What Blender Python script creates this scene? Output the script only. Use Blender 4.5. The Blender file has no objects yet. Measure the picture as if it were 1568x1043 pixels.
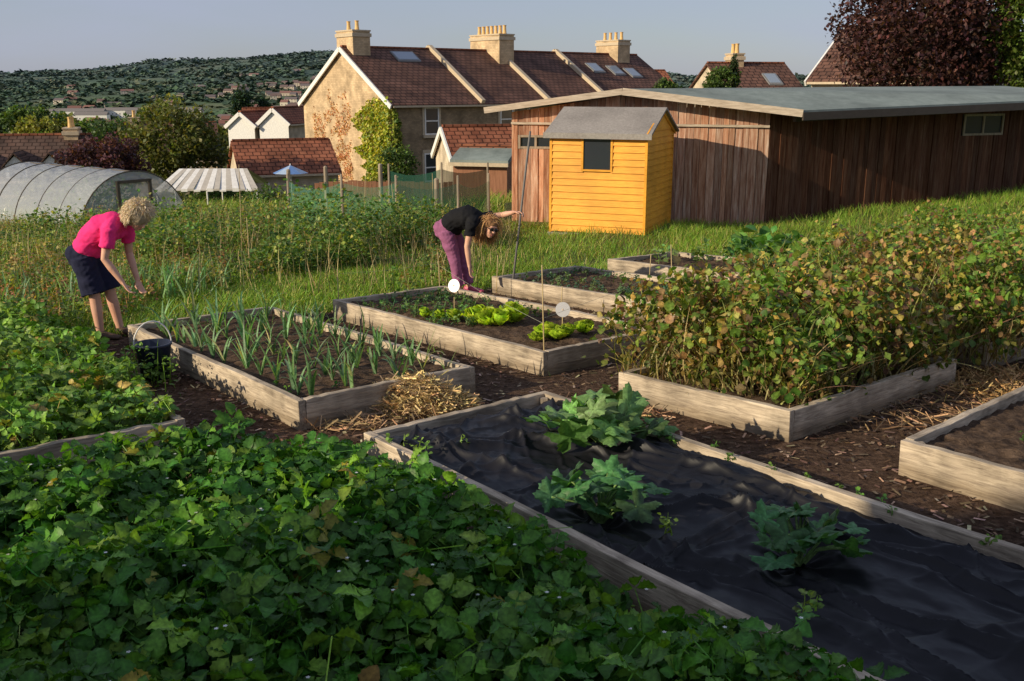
import bpy, math, random
import numpy as np
from mathutils import Matrix, Vector
rng=np.random.default_rng(7); random.seed(7)
scene=bpy.context.scene
A=np.array

# ------------------------------------------------------------------ noise / terrain
def _h(ix,iy,s):
    v=np.sin(ix*127.1+iy*311.7+s*74.7)*43758.5453
    return v-np.floor(v)
def vn(x,y,s=0):
    x=np.asarray(x,float);y=np.asarray(y,float)
    xi=np.floor(x);yi=np.floor(y);fx=x-xi;fy=y-yi
    fx=fx*fx*(3-2*fx);fy=fy*fy*(3-2*fy)
    a=_h(xi,yi,s);b=_h(xi+1,yi,s);c=_h(xi,yi+1,s);d=_h(xi+1,yi+1,s)
    return (a*(1-fx)+b*fx)*(1-fy)+(c*(1-fx)+d*fx)*fy
def fbm(x,y,s=0,o=4):
    t=0;a=.5
    for i in range(o):
        t=t+a*vn(np.asarray(x)*2**i,np.asarray(y)*2**i,s+i*3);a*=.5
    return t
def sm(v,a,b):
    t=np.clip((v-a)/(b-a),0,1);return t*t*(3-2*t)
def zg(x,y):
    x=np.asarray(x,float);y=np.asarray(y,float)
    z=np.interp(y,[-60,0,28,66,150,400,800,9000],[2.46,0,-1.148,-4.9,-14,-30,-32,-32])
    near=sm(y,11,19)*(1-sm(y,35,60))
    z=z+.09*np.maximum(0,x-5.5)*near - .045*np.maximum(0,-x-5)*near
    z=z+(fbm(x*.5,y*.5,3)-.5)*.25*sm(y,14,20)*(1-sm(y,60,90))
    az=x/np.maximum(y,1)
    H=np.interp(az,[-.7,-.5,-.41,-.33,-.26,-.19,0,.1,.18,.4],[64,72,90,112,122,146,132,84,66,74])
    g=np.interp(y,[800,1200,1800,2500,3100,3600,5200],[0,.09,.3,.62,.97,1,.9])
    g=g*(1-sm(y,5200,7000)*.3)
    return z+g*H+(fbm(x/260,y/260,9)-.5)*26*sm(y,900,2600)

# ------------------------------------------------------------------ materials
def newmat(name,rough=.6,spec=.3):
    m=bpy.data.materials.new(name);m.use_nodes=True
    nt=m.node_tree;b=nt.nodes['Principled BSDF']
    b.inputs['Roughness'].default_value=rough
    b.inputs['Specular IOR Level'].default_value=spec
    return m,nt,b
def nd(nt,t,**k):
    n=nt.nodes.new(t)
    for a,v in k.items():
        if a[0]=='i' and a[1:].isdigit(): n.inputs[int(a[1:])].default_value=v
        elif hasattr(n,a): setattr(n,a,v)
        else: n.inputs[a.replace('_',' ')].default_value=v
    return n
def c4(c): return (c[0],c[1],c[2],1)
def ramp(nt,stops):
    r=nt.nodes.new('ShaderNodeValToRGB');e=r.color_ramp.elements
    while len(e)<len(stops): e.new(.5)
    for i,(p,c) in enumerate(stops): e[i].position=p;e[i].color=c4(c)
    return r
def noisemat(name,stops,scale=(1,1,1),ns=5,detail=8,rough=.7,bump=.3,bd=.02,coord='Object',spec=.2,rnd=0,stain=0,stainscale=1.2,dist=0,b2=0):
    m,nt,b=newmat(name,rough,spec);L=nt.links.new
    tc=nd(nt,'ShaderNodeTexCoord');mp=nd(nt,'ShaderNodeMapping');mp.inputs['Scale'].default_value=scale
    L(tc.outputs[coord],mp.inputs[0])
    vec=mp.outputs[0]
    if rnd:
        oi=nd(nt,'ShaderNodeObjectInfo');ad=nd(nt,'ShaderNodeVectorMath',operation='MULTIPLY_ADD')
        cb=nd(nt,'ShaderNodeCombineXYZ')
        for i in range(3): L(oi.outputs['Random'],cb.inputs[i])
        L(cb.outputs[0],ad.inputs[0]);ad.inputs[1].default_value=(37,53,71);L(vec,ad.inputs[2]);vec=ad.outputs[0]
    n=nd(nt,'ShaderNodeTexNoise');n.inputs['Scale'].default_value=ns;n.inputs['Detail'].default_value=detail;n.inputs['Roughness'].default_value=.65;n.inputs['Distortion'].default_value=dist
    L(vec,n.inputs['Vector'])
    r=ramp(nt,stops);L(n.outputs[0],r.inputs[0]);col=r.outputs[0]
    if stain:
        n2=nd(nt,'ShaderNodeTexNoise');n2.inputs['Scale'].default_value=stainscale;n2.inputs['Detail'].default_value=5
        L(tc.outputs[coord],n2.inputs['Vector'])
        r2=ramp(nt,[(.3,(1-stain,)*3),(.6,(1+stain*.3,)*3)]);L(n2.outputs[0],r2.inputs[0])
        mx=nd(nt,'ShaderNodeMix',data_type='RGBA',blend_type='MULTIPLY');mx.inputs[0].default_value=1
        L(col,mx.inputs[6]);L(r2.outputs[0],mx.inputs[7]);col=mx.outputs[2]
    if b2:
        # knots: small dark rings
        vo=nd(nt,'ShaderNodeTexVoronoi');vo.inputs['Scale'].default_value=3.2;mp2=nd(nt,'ShaderNodeMapping');mp2.inputs['Scale'].default_value=(.6,1.5,1.5)
        L(vec if False else tc.outputs[coord],mp2.inputs[0]);L(mp2.outputs[0],vo.inputs['Vector'])
        r3=ramp(nt,[(.03,(.35,.3,.25)),(.085,(1,1,1))]);L(vo.outputs['Distance'],r3.inputs[0])
        mx=nd(nt,'ShaderNodeMix',data_type='RGBA',blend_type='MULTIPLY');mx.inputs[0].default_value=.8
        L(col,mx.inputs[6]);L(r3.outputs[0],mx.inputs[7]);col=mx.outputs[2]
        # darker towards the lower edge (by height on the board)
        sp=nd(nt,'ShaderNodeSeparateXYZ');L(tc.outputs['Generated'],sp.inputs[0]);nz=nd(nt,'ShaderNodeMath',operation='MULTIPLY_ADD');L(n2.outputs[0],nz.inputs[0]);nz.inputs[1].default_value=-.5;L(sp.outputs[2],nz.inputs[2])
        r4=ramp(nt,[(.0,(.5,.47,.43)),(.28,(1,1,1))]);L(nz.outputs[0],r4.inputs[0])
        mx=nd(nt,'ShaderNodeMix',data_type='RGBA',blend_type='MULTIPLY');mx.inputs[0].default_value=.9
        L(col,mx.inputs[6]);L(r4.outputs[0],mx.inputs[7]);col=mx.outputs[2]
    L(col,b.inputs['Base Color'])
    bp=nd(nt,'ShaderNodeBump');bp.inputs['Strength'].default_value=bump;bp.inputs['Distance'].default_value=bd
    L(n.outputs[0],bp.inputs['Height']);L(bp.outputs[0],b.inputs['Normal'])
    return m
def folmat(name,trans=.28,rough=.45,spec=.22,nz=.35,k=1.5):
    m,nt,b=newmat(name,rough,spec);L=nt.links.new
    at=nd(nt,'ShaderNodeAttribute',attribute_name='col')
    tc=nd(nt,'ShaderNodeTexCoord')
    n=nd(nt,'ShaderNodeTexNoise');n.inputs['Scale'].default_value=60;n.inputs['Detail'].default_value=3
    L(tc.outputs['Object'],n.inputs['Vector'])
    r=ramp(nt,[(.3,((1-nz)*.62,)*3),(.7,((1+nz)*.62,)*3)]);L(n.outputs[0],r.inputs[0])
    mx=nd(nt,'ShaderNodeMix',data_type='RGBA',blend_type='MULTIPLY');mx.inputs[0].default_value=1
    sc=nd(nt,'ShaderNodeVectorMath',operation='SCALE');sc.inputs['Scale'].default_value=k/.62
    L(at.outputs['Color'],sc.inputs[0])
    L(sc.outputs[0],mx.inputs[6]);L(r.outputs[0],mx.inputs[7])
    L(mx.outputs[2],b.inputs['Base Color'])
    if trans<=0: return m
    tr=nd(nt,'ShaderNodeBsdfTranslucent')
    m2=nd(nt,'ShaderNodeMix',data_type='RGBA',blend_type='MULTIPLY');m2.inputs[0].default_value=1
    L(mx.outputs[2],m2.inputs[6]);m2.inputs[7].default_value=(1.8,1.8,.5,1);L(m2.outputs[2],tr.inputs[0])
    ms=nd(nt,'ShaderNodeMixShader');ms.inputs[0].default_value=trans
    L(b.outputs[0],ms.inputs[1]);L(tr.outputs[0],ms.inputs[2])
    L(ms.outputs[0],nt.nodes['Material Output'].inputs[0])
    return m
def flat(name,c,rough=.6,spec=.3,var=.15,ns=8,bump=.1):
    return noisemat(name,[(.3,tuple(x*(1-var) for x in c)),(.7,tuple(min(1,x*(1+var)) for x in c))],ns=ns,rough=rough,bump=bump,bd=.01,spec=spec)

M={}
M['fol']=folmat('foliage'); M['far']=folmat('distant_foliage',trans=0,rough=.9,spec=.05,nz=.1,k=1.0)
M['dry']=folmat('dry_stalks',trans=.1,rough=.7,spec=.2,k=1.1)
M['matte']=folmat('matte_tinted',trans=0.0,rough=.75,spec=.15,k=1.1)
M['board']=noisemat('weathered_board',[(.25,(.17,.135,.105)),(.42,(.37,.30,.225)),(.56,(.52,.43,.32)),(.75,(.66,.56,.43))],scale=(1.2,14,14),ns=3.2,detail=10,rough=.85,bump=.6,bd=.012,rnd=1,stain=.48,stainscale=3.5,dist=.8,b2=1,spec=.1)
M['post']=noisemat('weathered_post',[(.3,(.22,.18,.13)),(.7,(.42,.34,.26))],scale=(8,8,1),ns=3,rough=.85)
M['soil']=noisemat('soil',[(.3,(.035,.023,.016)),(.5,(.10,.066,.044)),(.75,(.19,.13,.09))],ns=14,detail=12,rough=.95,bump=1,bd=.04,spec=.05)
M['chips']=noisemat('woodchip_ground',[(.3,(.03,.019,.013)),(.5,(.09,.056,.038)),(.75,(.19,.125,.085))],ns=22,detail=12,rough=.95,bump=1,bd=.04,spec=.05,stain=.4)
M['shed']=noisemat('orange_stained_timber',[(.25,(.62,.25,.02)),(.5,(.84,.38,.035)),(.8,(.92,.47,.06))],scale=(1.2,1.2,14),ns=3,rough=.5,bump=.2,bd=.006,spec=.3,stain=.25)
M['felt']=noisemat('roof_felt',[(.3,(.22,.20,.185)),(.7,(.34,.315,.29))],ns=25,rough=.9,bump=.3,bd=.01,stain=.25)
M['barnroof']=noisemat('barn_roof_felt',[(.3,(.17,.205,.19)),(.7,(.25,.29,.27))],ns=4,rough=.85,bump=.2,stain=.3,stainscale=.6)
M['glass']=newmat('dark_glass',.08,.6)[0];M['glass'].node_tree.nodes['Principled BSDF'].inputs['Base Color'].default_value=(.03,.035,.045,1)
M['white']=flat('white_paint',(.78,.76,.72),.5)
M['fascia']=noisemat('fascia_board',[(.3,(.34,.27,.2)),(.7,(.64,.54,.43))],scale=(1,1,8),ns=4,rough=.8)

# ------------------------------------------------------------------ mesh helpers
def link(o,parent=None):
    scene.collection.objects.link(o)
    if parent is not None:
        o.parent=parent;o.matrix_parent_inverse=Matrix.Translation(parent.location).inverted()
    return o
def empty(name,loc):
    e=bpy.data.objects.new(name,None);e.location=loc;e.empty_display_size=.2;scene.collection.objects.link(e);return e
def mkarr(name,V,F,col,mat,parent=None,smooth=False):
    V=np.ascontiguousarray(V,dtype=np.float32);F=np.ascontiguousarray(F,dtype=np.int32)
    me=bpy.data.meshes.new(name);k=F.shape[1]
    me.vertices.add(len(V));me.vertices.foreach_set('co',V.ravel())
    me.loops.add(F.size);me.loops.foreach_set('vertex_index',F.ravel())
    me.polygons.add(len(F));me.polygons.foreach_set('loop_start',np.arange(0,F.size,k,dtype=np.int32))
    try: me.polygons.foreach_set('loop_total',np.full(len(F),k,dtype=np.int32))
    except Exception: pass
    if smooth: me.polygons.foreach_set('use_smooth',np.ones(len(F),dtype=bool))
    me.update(calc_edges=True)
    if col is not None:
        a=me.attributes.new('col','FLOAT_COLOR','POINT')
        c=np.ones((len(V),4),np.float32);c[:,:3]=col;a.data.foreach_set('color',c.ravel())
    me.materials.append(mat)
    o=bpy.data.objects.new(name,me);return link(o,parent)
def rots(az,ti,ro):
    az,ti,ro=np.broadcast_arrays(az,ti,ro);n=len(az)
    ca,sa,ct,st,cr,sr=np.cos(az),np.sin(az),np.cos(ti),np.sin(ti),np.cos(ro),np.sin(ro)
    Z=np.zeros((n,3,3));Z[:,0,0]=ca;Z[:,0,1]=-sa;Z[:,1,0]=sa;Z[:,1,1]=ca;Z[:,2,2]=1
    X=np.zeros((n,3,3));X[:,0,0]=1;X[:,1,1]=ct;X[:,1,2]=-st;X[:,2,1]=st;X[:,2,2]=ct
    Y=np.zeros((n,3,3));Y[:,0,0]=cr;Y[:,0,2]=sr;Y[:,2,0]=-sr;Y[:,2,2]=cr;Y[:,1,1]=1
    return Z@X@Y
def inst(T,pos,R,sc,col):
    tv,tf,tm=T;n=len(pos);sc=np.asarray(sc,float)
    if sc.ndim==1: sc=sc[:,None]*np.ones((1,3))
    v=tv[None]*sc[:,None,:]
    v=np.einsum('nij,nkj->nki',R,v)+pos[:,None,:]
    f=tf[None]+(np.arange(n)*len(tv))[:,None,None]
    c=np.asarray(col)[:,None,:]*(1+tm[None,:,None])
    return v.reshape(-1,3),f.reshape(-1,tf.shape[1]),c.reshape(-1,3)
def merge(L):
    V=[];F=[];C=[];o=0
    for v,f,c in L: V.append(v);F.append(f+o);C.append(c);o+=len(v)
    return np.concatenate(V),np.concatenate(F),np.concatenate(C)
def scat(name,L,mat,parent=None):
    if not isinstance(L,list): L=[L]
    v,f,c=merge(L);return mkarr(name,v,f,c,mat,parent)
def leaflet(w=.42,fold=.1,droop=-.12):
    v=[(0,0,0),(0,.36,.03),(0,.7,.0),(0,1,droop)]
    e=[(.2,.1),(1,.42),(.92,.7),(.4,.95)]
    for s in(-1,1):
        for a,y in e: v.append((s*w*a,y,fold*a+ (droop*.5 if y>.8 else 0)))
    f=[(0,4,5,1),(1,5,6,2),(2,6,7,3),(0,1,9,8),(1,2,10,9),(2,3,11,10)]
    m=[.5,.35,.3,.2]+[0,-.1,-.1,0]*2
    return A(v,float),A(f),A(m,float)
def serr(w=.40,fold=.17,droop=-.22):
    ys=[.0,.14,.26,.33,.47,.54,.68,.75,.87,.92,1.05];ws=[.05,.45,.8,.74,1.04,.90,.92,.70,.52,.34,.03]
    n=len(ys);v=[(0,y,.05*math.sin(y*3.1)+droop*y**3) for y in ys];m=[.5-.2*y for y in ys]
    for s in(-1,1):
        for i,(y,a) in enumerate(zip(ys,ws)): v.append((s*w*a,min(y+.06,1.06),fold*a+.035*(-1)**i+droop*y**3));m.append(-.12 if i%2 else .0)
    f=[]
    for i in range(n-1): f+=[(i,n+i,n+i+1,i+1),(i,i+1,2*n+i+1,2*n+i)]
    return A(v,float),A(f),A(m,float)
def trio(stalk=2.6,base=leaflet):
    V=[];F=[];Mm=[];o=0
    for a,d in((0,.12),(1.4,.05),(-1.4,.05)):
        v,f,m=base();c,s=math.cos(a),math.sin(a)
        v=v.copy();v[:,2]+=-.12*v[:,1]*(1 if a else 0);v[:,1]+=d;x=v[:,0]*c-v[:,1]*s;y=v[:,0]*s+v[:,1]*c;v[:,0]=x;v[:,1]=y
        V.append(v);F.append(f+o);Mm.append(m);o+=len(v)
    V.append(A([(-.03,0,0),(.03,0,0),(.03,-.5,-stalk),(-.03,-.5,-stalk)]));F.append(A([(o,o+1,o+2,o+3)]));Mm.append(A([.6,.6,.8,.8]))
    return np.concatenate(V),np.concatenate(F),np.concatenate(Mm)
def blade(seg=4,bend=.5,w=.04,vee=.0):
    v=[];f=[];m=[]
    for i in range(seg+1):
        t=i/seg;y=bend*t*t;z=t*(1-.35*bend*t);ww=w*(1-t**2*.92)
        v+=[(-ww,y,z),(ww,y,z)];m+=[.25*t-.15]*2
        if i<seg: f.append((2*i,2*i+1,2*i+3,2*i+2))
    return A(v,float),A(f),A(m,float)
def strap(seg=6,w=.035,fl=1.0):
    y=z=0;pts=[];f=[];m=[]
    for i in range(seg+1):
        t=i/seg;pts.append((y,z));an=.12+fl*1.9*t*t;y+=math.sin(an)/seg;z+=math.cos(an)/seg
    v=[];
    for i,(y,z) in enumerate(pts):
        t=i/seg;ww=w*(1-.9*t**3)
        v+=[(-ww,y-.25*ww,z+.4*ww),(0,y,z),(ww,y-.25*ww,z+.4*ww)];m+=[0,.25,0]
        if i<seg:
            a=3*i;f+=[(a,a+1,a+4,a+3),(a+1,a+2,a+5,a+4)]
    return A(v,float),A(f),A(m,float)
leaf4=(A([(0,0,0),(-.36,.5,.06),(0,1,-.06),(.36,.5,.06),(0,.5,-.02)],float),A([(0,1,2,4),(4,2,3,0)]),A([0,0,.1,0,.2]))
chip=(A([(-.5,-.12,0),(.5,-.12,0),(.5,.12,.02),(-.5,.12,.02)],float),A([(0,1,2,3)]),A([0,0,.1,.1]))
def lobed():
    n=40;v=[(0,.05,-.06)];m=[.5]
    for ring,(rr,mm_) in enumerate(((.5,.1),(1,-.08))):
        for i in range(n):
            a=2*math.pi*i/n-math.pi/2+math.pi/n;cl=math.cos(5*(a-math.pi/2))
            r=(.47+.12*cl+(.04*(1 if i%2 else -1) if ring else 0))*(1 if ring else .5)
            if i in(0,n-1): r*=.35
            if i in(1,n-2): r*=.8
            v.append((r*math.cos(a),.05+r*math.sin(a),(.06*cl*rr+.05*math.sin(3*a+1)*rr-.07*rr**2)));m.append(mm_+(.3 if cl>.85 else 0))
    f=[(0,1+i,1+(i+1)%n,1+(i+2)%n) for i in range(0,n,2)]+[(1+i,1+n+i,1+n+(i+1)%n,1+(i+1)%n) for i in range(n)]
    return A(v,float),A(f),A(m,float)
def crinkle():
    n=7;v=[];f=[];m=[]
    for j in range(n):
        t=j/(n-1);w=.08+.42*math.sin(min(1,t*1.1)*math.pi*.62);y=t;z=.12*t*t
        for i,s in enumerate((-1,-.5,0,.5,1)):
            v.append((s*w,y+(.05*math.sin(j*2.2+i) if abs(s)==1 else 0)-.12*abs(s)*t,z+.14*s*s+.07*math.sin(j*1.9+i*2.5)*abs(s)));m.append(.35 if s==0 else (.1 if abs(s)==1 else -.05))
    for j in range(n-1):
        for i in range(4): a=j*5+i;f.append((a,a+1,a+6,a+5))
    return A(v,float),A(f),A(m,float)
T_trio=trio();T_trioS=trio(2.6,serr);T_leaf=leaflet();T_lob=lobed();T_cr=crinkle();T_grass=blade(3,.6,.035)

def jit(base,n,v=.2,hv=.12):
    base=A(base);k=1+rng.normal(0,v,(n,1));h=1+rng.normal(0,hv,(n,3))
    return np.clip(base*k*h,.004,.95)
def pick(cols,p,n,v=.2):
    cols=A(cols);i=rng.choice(len(cols),n,p=p);return np.clip(cols[i]*(1+rng.normal(0,v,(n,1)))*(1+rng.normal(0,.08,(n,3))),.004,.9)
def inq(P,x,y):
    r=np.zeros(len(x),bool);n=len(P)
    for i in range(n):
        x1,y1=P[i];x2,y2=P[(i+1)%n]
        c=((y1>y)!=(y2>y))&(x<(x2-x1)*(y-y1)/((y2-y1) if y2!=y1 else 1e-9)+x1);r^=c
    return r
def bil(Q,u,v):
    Q=A(Q,float);u=u[:,None];v=v[:,None]
    return (Q[0]*(1-u)+Q[1]*u)*(1-v)+(Q[3]*(1-u)+Q[2]*u)*v

class MB:
    def __init__(s): s.v=[];s.f=[];s.mi=[];s.c=[]
    def add(s,vs,fs,mi=0,c=(1,1,1)):
        o=len(s.v);s.v+=[tuple(map(float,p)) for p in vs];s.f+=[tuple(i+o for i in f) for f in fs];s.mi+=[mi]*len(fs);s.c+=[c]*len(vs)
    def box(s,a,b,mi=0,c=(1,1,1)):
        x0,y0,z0=a;x1,y1,z1=b
        s.hexa([(x0,y0,z0),(x1,y0,z0),(x1,y1,z0),(x0,y1,z0)],[(x0,y0,z1),(x1,y0,z1),(x1,y1,z1),(x0,y1,z1)],mi,c)
    def hexa(s,lo,hi,mi=0,c=(1,1,1)):
        n=len(lo);s.add(list(lo)+list(hi),[tuple(range(n-1,-1,-1)),tuple(range(n,2*n))]+[(i,(i+1)%n,n+(i+1)%n,n+i) for i in range(n)],mi,c)
    def bar(s,p,q,w,h,mi=0,c=(1,1,1),up=(0,0,1)):
        p=Vector(p);q=Vector(q);t=(q-p).normalized();u=Vector(up)
        sd=t.cross(u)
        if sd.length<1e-3: sd=t.cross(Vector((1,0,0)))
        sd.normalize();uu=sd.cross(t).normalized()
        lo=[p-sd*w/2-uu*h/2,p+sd*w/2-uu*h/2,p+sd*w/2+uu*h/2,p-sd*w/2+uu*h/2]
        s.hexa(lo,[x+(q-p) for x in lo],mi,c)
    def tube(s,pts,rad,n=8,mi=0,c=(1,1,1),side=None,cap=True):
        pts=[Vector(p) for p in pts];N=len(pts);vs=[];fs=[]
        rad=[(r,r) if not isinstance(r,(tuple,list)) else r for r in rad]
        if cap:
            t0=(pts[1]-pts[0]).normalized();t1=(pts[-1]-pts[-2]).normalized()
            r0,r1=min(rad[0]),min(rad[-1])
            pts=[pts[0]-t0*r0*.55]+pts+[pts[-1]+t1*r1*.55]
            rad=[(rad[0][0]*.6,rad[0][1]*.6)]+rad+[(rad[-1][0]*.6,rad[-1][1]*.6)];N+=2
        S=Vector(side) if side else None
        for i in range(N):
            t=(pts[min(i+1,N-1)]-pts[max(i-1,0)]).normalized()
            if S is None: S=t.orthogonal().normalized()
            b=t.cross(S);
            if b.length<1e-4: b=t.orthogonal()
            b.normalize();s2=b.cross(t).normalized()
            if side is None: S=s2
            for k in range(n):
                a=2*math.pi*k/n;vs.append(pts[i]+s2*(math.cos(a)*rad[i][0])+b*(math.sin(a)*rad[i][1]))
        for i in range(N-1):
            for k in range(n):
                k2=(k+1)%n;fs.append((i*n+k,i*n+k2,(i+1)*n+k2,(i+1)*n+k))
        fs.append(tuple(range(n-1,-1,-1)));fs.append(tuple((N-1)*n+k for k in range(n)))
        s.add(vs,fs,mi,c)
    def ell(s,c0,r,R=None,n=12,mi=0,c=(1,1,1)):
        vs=[];m=n//2;R=R or Matrix.Identity(3);c0=Vector(c0)
        for i in range(1,m):
            th=math.pi*i/m
            for k in range(n):
                ph=2*math.pi*k/n;vs.append(c0+R@Vector((r[0]*math.sin(th)*math.cos(ph),r[1]*math.sin(th)*math.sin(ph),r[2]*math.cos(th))))
        vs.append(c0+R@Vector((0,0,r[2])));vs.append(c0-R@Vector((0,0,r[2])));fs=[]
        for i in range(m-2):
            for k in range(n):
                k2=(k+1)%n;fs.append((i*n+k,(i+1)*n+k,(i+1)*n+k2,i*n+k2))
        T=len(vs)-2
        for k in range(n):
            fs.append((T,k,(k+1)%n));fs.append((T+1,(m-2)*n+(k+1)%n,(m-2)*n+k))
        s.add(vs,fs,mi,c)
    def obj(s,name,mats,parent=None,mw=None,smooth=False,bevel=0):
        me=bpy.data.meshes.new(name);me.from_pydata(s.v,[],s.f)
        if not isinstance(mats,list): mats=[mats]
        for m in mats: me.materials.append(m)
        me.polygons.foreach_set('material_index',s.mi)
        if smooth: me.polygons.foreach_set('use_smooth',[True]*len(s.f))
        a=me.attributes.new('col','FLOAT_COLOR','POINT');c=np.ones((len(s.v),4),np.float32);c[:,:3]=A(s.c);a.data.foreach_set('color',c.ravel())
        me.update();o=bpy.data.objects.new(name,me);link(o,parent)
        if mw is not None: o.matrix_basis=mw
        if bevel:
            b=o.modifiers.new('b','BEVEL');b.width=bevel;b.segments=2;b.limit_method='ANGLE'
        return o
def frame(o,ex,z0):
    ex=Vector((ex[0],ex[1],0)).normalized();ey=Vector((-ex.y,ex.x,0))
    return Matrix(((ex.x,ey.x,0,o[0]),(ex.y,ey.y,0,o[1]),(0,0,1,z0),(0,0,0,1)))

# ------------------------------------------------------------------ world + sun + camera
SA=Vector((-.89,-.455,0)).normalized();EL=math.radians(20.5)
w=bpy.data.worlds.new("World");scene.world=w;w.use_nodes=True;nt=w.node_tree;L=nt.links.new
bg=nt.nodes['Background'];bg.inputs[1].default_value=.095
sk=nt.nodes.new('ShaderNodeTexSky');sk.sky_type='NISHITA';sk.sun_disc=False;sk.sun_elevation=EL
sk.sun_rotation=math.atan2(SA.x,SA.y)%(2*math.pi);sk.air_density=1.0;sk.dust_density=.8;sk.ozone_density=2;sk.altitude=100
tc=nd(nt,'ShaderNodeTexCoord');mp=nd(nt,'ShaderNodeMapping');mp.inputs['Scale'].default_value=(1,1,5);L(tc.outputs['Generated'],mp.inputs[0])
n=nd(nt,'ShaderNodeTexNoise');n.inputs['Scale'].default_value=2.2;n.inputs['Detail'].default_value=6;L(mp.outputs[0],n.inputs['Vector'])
r=ramp(nt,[(.3,(0.4,)*3),(.75,(.9,)*3)]);L(n.outputs[0],r.inputs[0])
mx=nd(nt,'ShaderNodeMix',data_type='RGBA');L(r.outputs[0],mx.inputs[0]);L(sk.outputs[0],mx.inputs[6]);mx.inputs[7].default_value=(4.4,4.8,6.4,1)
L(mx.outputs[2],bg.inputs[0])
sd=bpy.data.lights.new('sun','SUN');sd.energy=5.0;sd.angle=math.radians(.5);sd.color=(1,.85,.61)
so=bpy.data.objects.new('sun',sd);scene.collection.objects.link(so)
tosun=Vector((SA.x*math.cos(EL),SA.y*math.cos(EL),math.sin(EL)));so.rotation_euler=tosun.to_track_quat('Z','Y').to_euler();so.location=(-20,-10,20)
cd=bpy.data.cameras.new('camera');cd.lens=35;cd.sensor_width=36;cd.clip_end=20000;cd.clip_start=.05
co=bpy.data.objects.new('camera',cd);scene.collection.objects.link(co);co.location=(0,0,2.05);co.rotation_euler=(math.radians(90-14.25),0,0);scene.camera=co
scene.view_settings.view_transform='Standard';scene.view_settings.look='None';scene.view_settings.exposure=0

# ------------------------------------------------------------------ ground sheet
near=np.arange(-24,24.01,.6);far=24*np.exp(np.linspace(0,5.6,60))[1:]
xs=np.concatenate([-far[::-1],near,far])
ys=np.concatenate([np.arange(-60,-20,10),np.arange(-20,44,.6),44*np.exp(np.linspace(0,5.15,130))])
X,Y=np.meshgrid(xs,ys);Zt=zg(X,Y)
V=np.stack([X,Y,Zt],-1).reshape(-1,3);nx=len(xs);ny=len(ys)
i=np.arange((ny-1)*(nx-1));a=(i//(nx-1))*nx+i%(nx-1)
F=np.stack([a,a+1,a+nx+1,a+nx],-1)
x,y=V[:,0],V[:,1]
n1=fbm(x*.7,y*.7,1)[:,None];g1=A((.09,.12,.03));g2=A((.15,.125,.06))
cnear=g1*(1-n1)+g2*n1
f=fbm(x/150,y/200,5);ff=np.where(f[:,None]>.5,A((.10,.15,.045)),A((.05,.085,.03)))
ff=np.where((f[:,None]>.62),A((.17,.19,.075)),ff)
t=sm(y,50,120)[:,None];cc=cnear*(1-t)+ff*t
HAZE_COL=A((.13,.18,.235));HAZE_DIST=5200
hz=(1-np.exp(-np.maximum(y,0)/HAZE_DIST))[:,None];cc=cc*(1-hz)+HAZE_COL*hz  # aerial haze painted into the ground colour, stronger with distance
gm,nt,b=newmat('ground_grass_soil',.95,.05);L=nt.links.new
at=nd(nt,'ShaderNodeAttribute',attribute_name='col');tc=nd(nt,'ShaderNodeTexCoord');n=nd(nt,'ShaderNodeTexNoise');n.inputs['Scale'].default_value=9;n.inputs['Detail'].default_value=8;L(tc.outputs['Object'],n.inputs['Vector'])
r=ramp(nt,[(.3,(.5,)*3),(.7,(1.3,)*3)]);L(n.outputs[0],r.inputs[0]);mx=nd(nt,'ShaderNodeMix',data_type='RGBA',blend_type='MULTIPLY');mx.inputs[0].default_value=1
L(at.outputs['Color'],mx.inputs[6]);L(r.outputs[0],mx.inputs[7]);L(mx.outputs[2],b.inputs['Base Color'])
bp=nd(nt,'ShaderNodeBump');bp.inputs['Strength'].default_value=.6;bp.inputs['Distance'].default_value=.05;L(n.outputs[0],bp.inputs['Height']);L(bp.outputs[0],b.inputs['Normal'])
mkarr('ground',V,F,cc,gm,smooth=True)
PATH=[(-5.5,6.5),(-4.3,9.5),(-2.9,10.6),(-2.1,11.15),(-0.9,12.15),(-.3,12.9),(1.2,14.2),(6,13),(9,10.8),(9,-2),(-5.5,-2)]
m=MB();m.add([(p[0],p[1],-.041*p[1]+.006) for p in PATH],[tuple(range(len(PATH)))]);m.obj('woodchip_path',M['chips'])

# ------------------------------------------------------------------ raised beds
BH=.24;TH=.055
BEDS={
'cloth':[(-.918,5.822),(2.98,.62),(4.15,1.63),(.239,6.819)],
'leek':[(-3.70,9.31),(-1.472,6.554),(-.289,7.568),(-2.53,10.33)],
'lett':[(-1.985,10.79),(.265,8.117),(1.438,9.13),(-.812,11.80)],
'b2':[(-.26,12.57),(2.2,9.9),(3.37,10.92),(.91,13.59)],
'b3':[(1.38,14.22),(4.0,11.7),(5.14,12.67),(2.52,15.19)],
'bean':[(.826,7.415),(1.851,6.291),(3.641,7.845),(2.62,8.97)],
'right':[(2.34,5.66),(3.21,4.44),(5.04,6.14),(4.17,7.36)],
'straw':[(-4.3,8.8),(-2.11,6.107),(-3.62,4.8),(-5.8,7.5)],
'bean2':[(3.0,9.5),(4.1,8.3),(7.2,11.0),(6.1,12.2)],
}
def gz(x,y): return float(zg(x,y))
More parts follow.
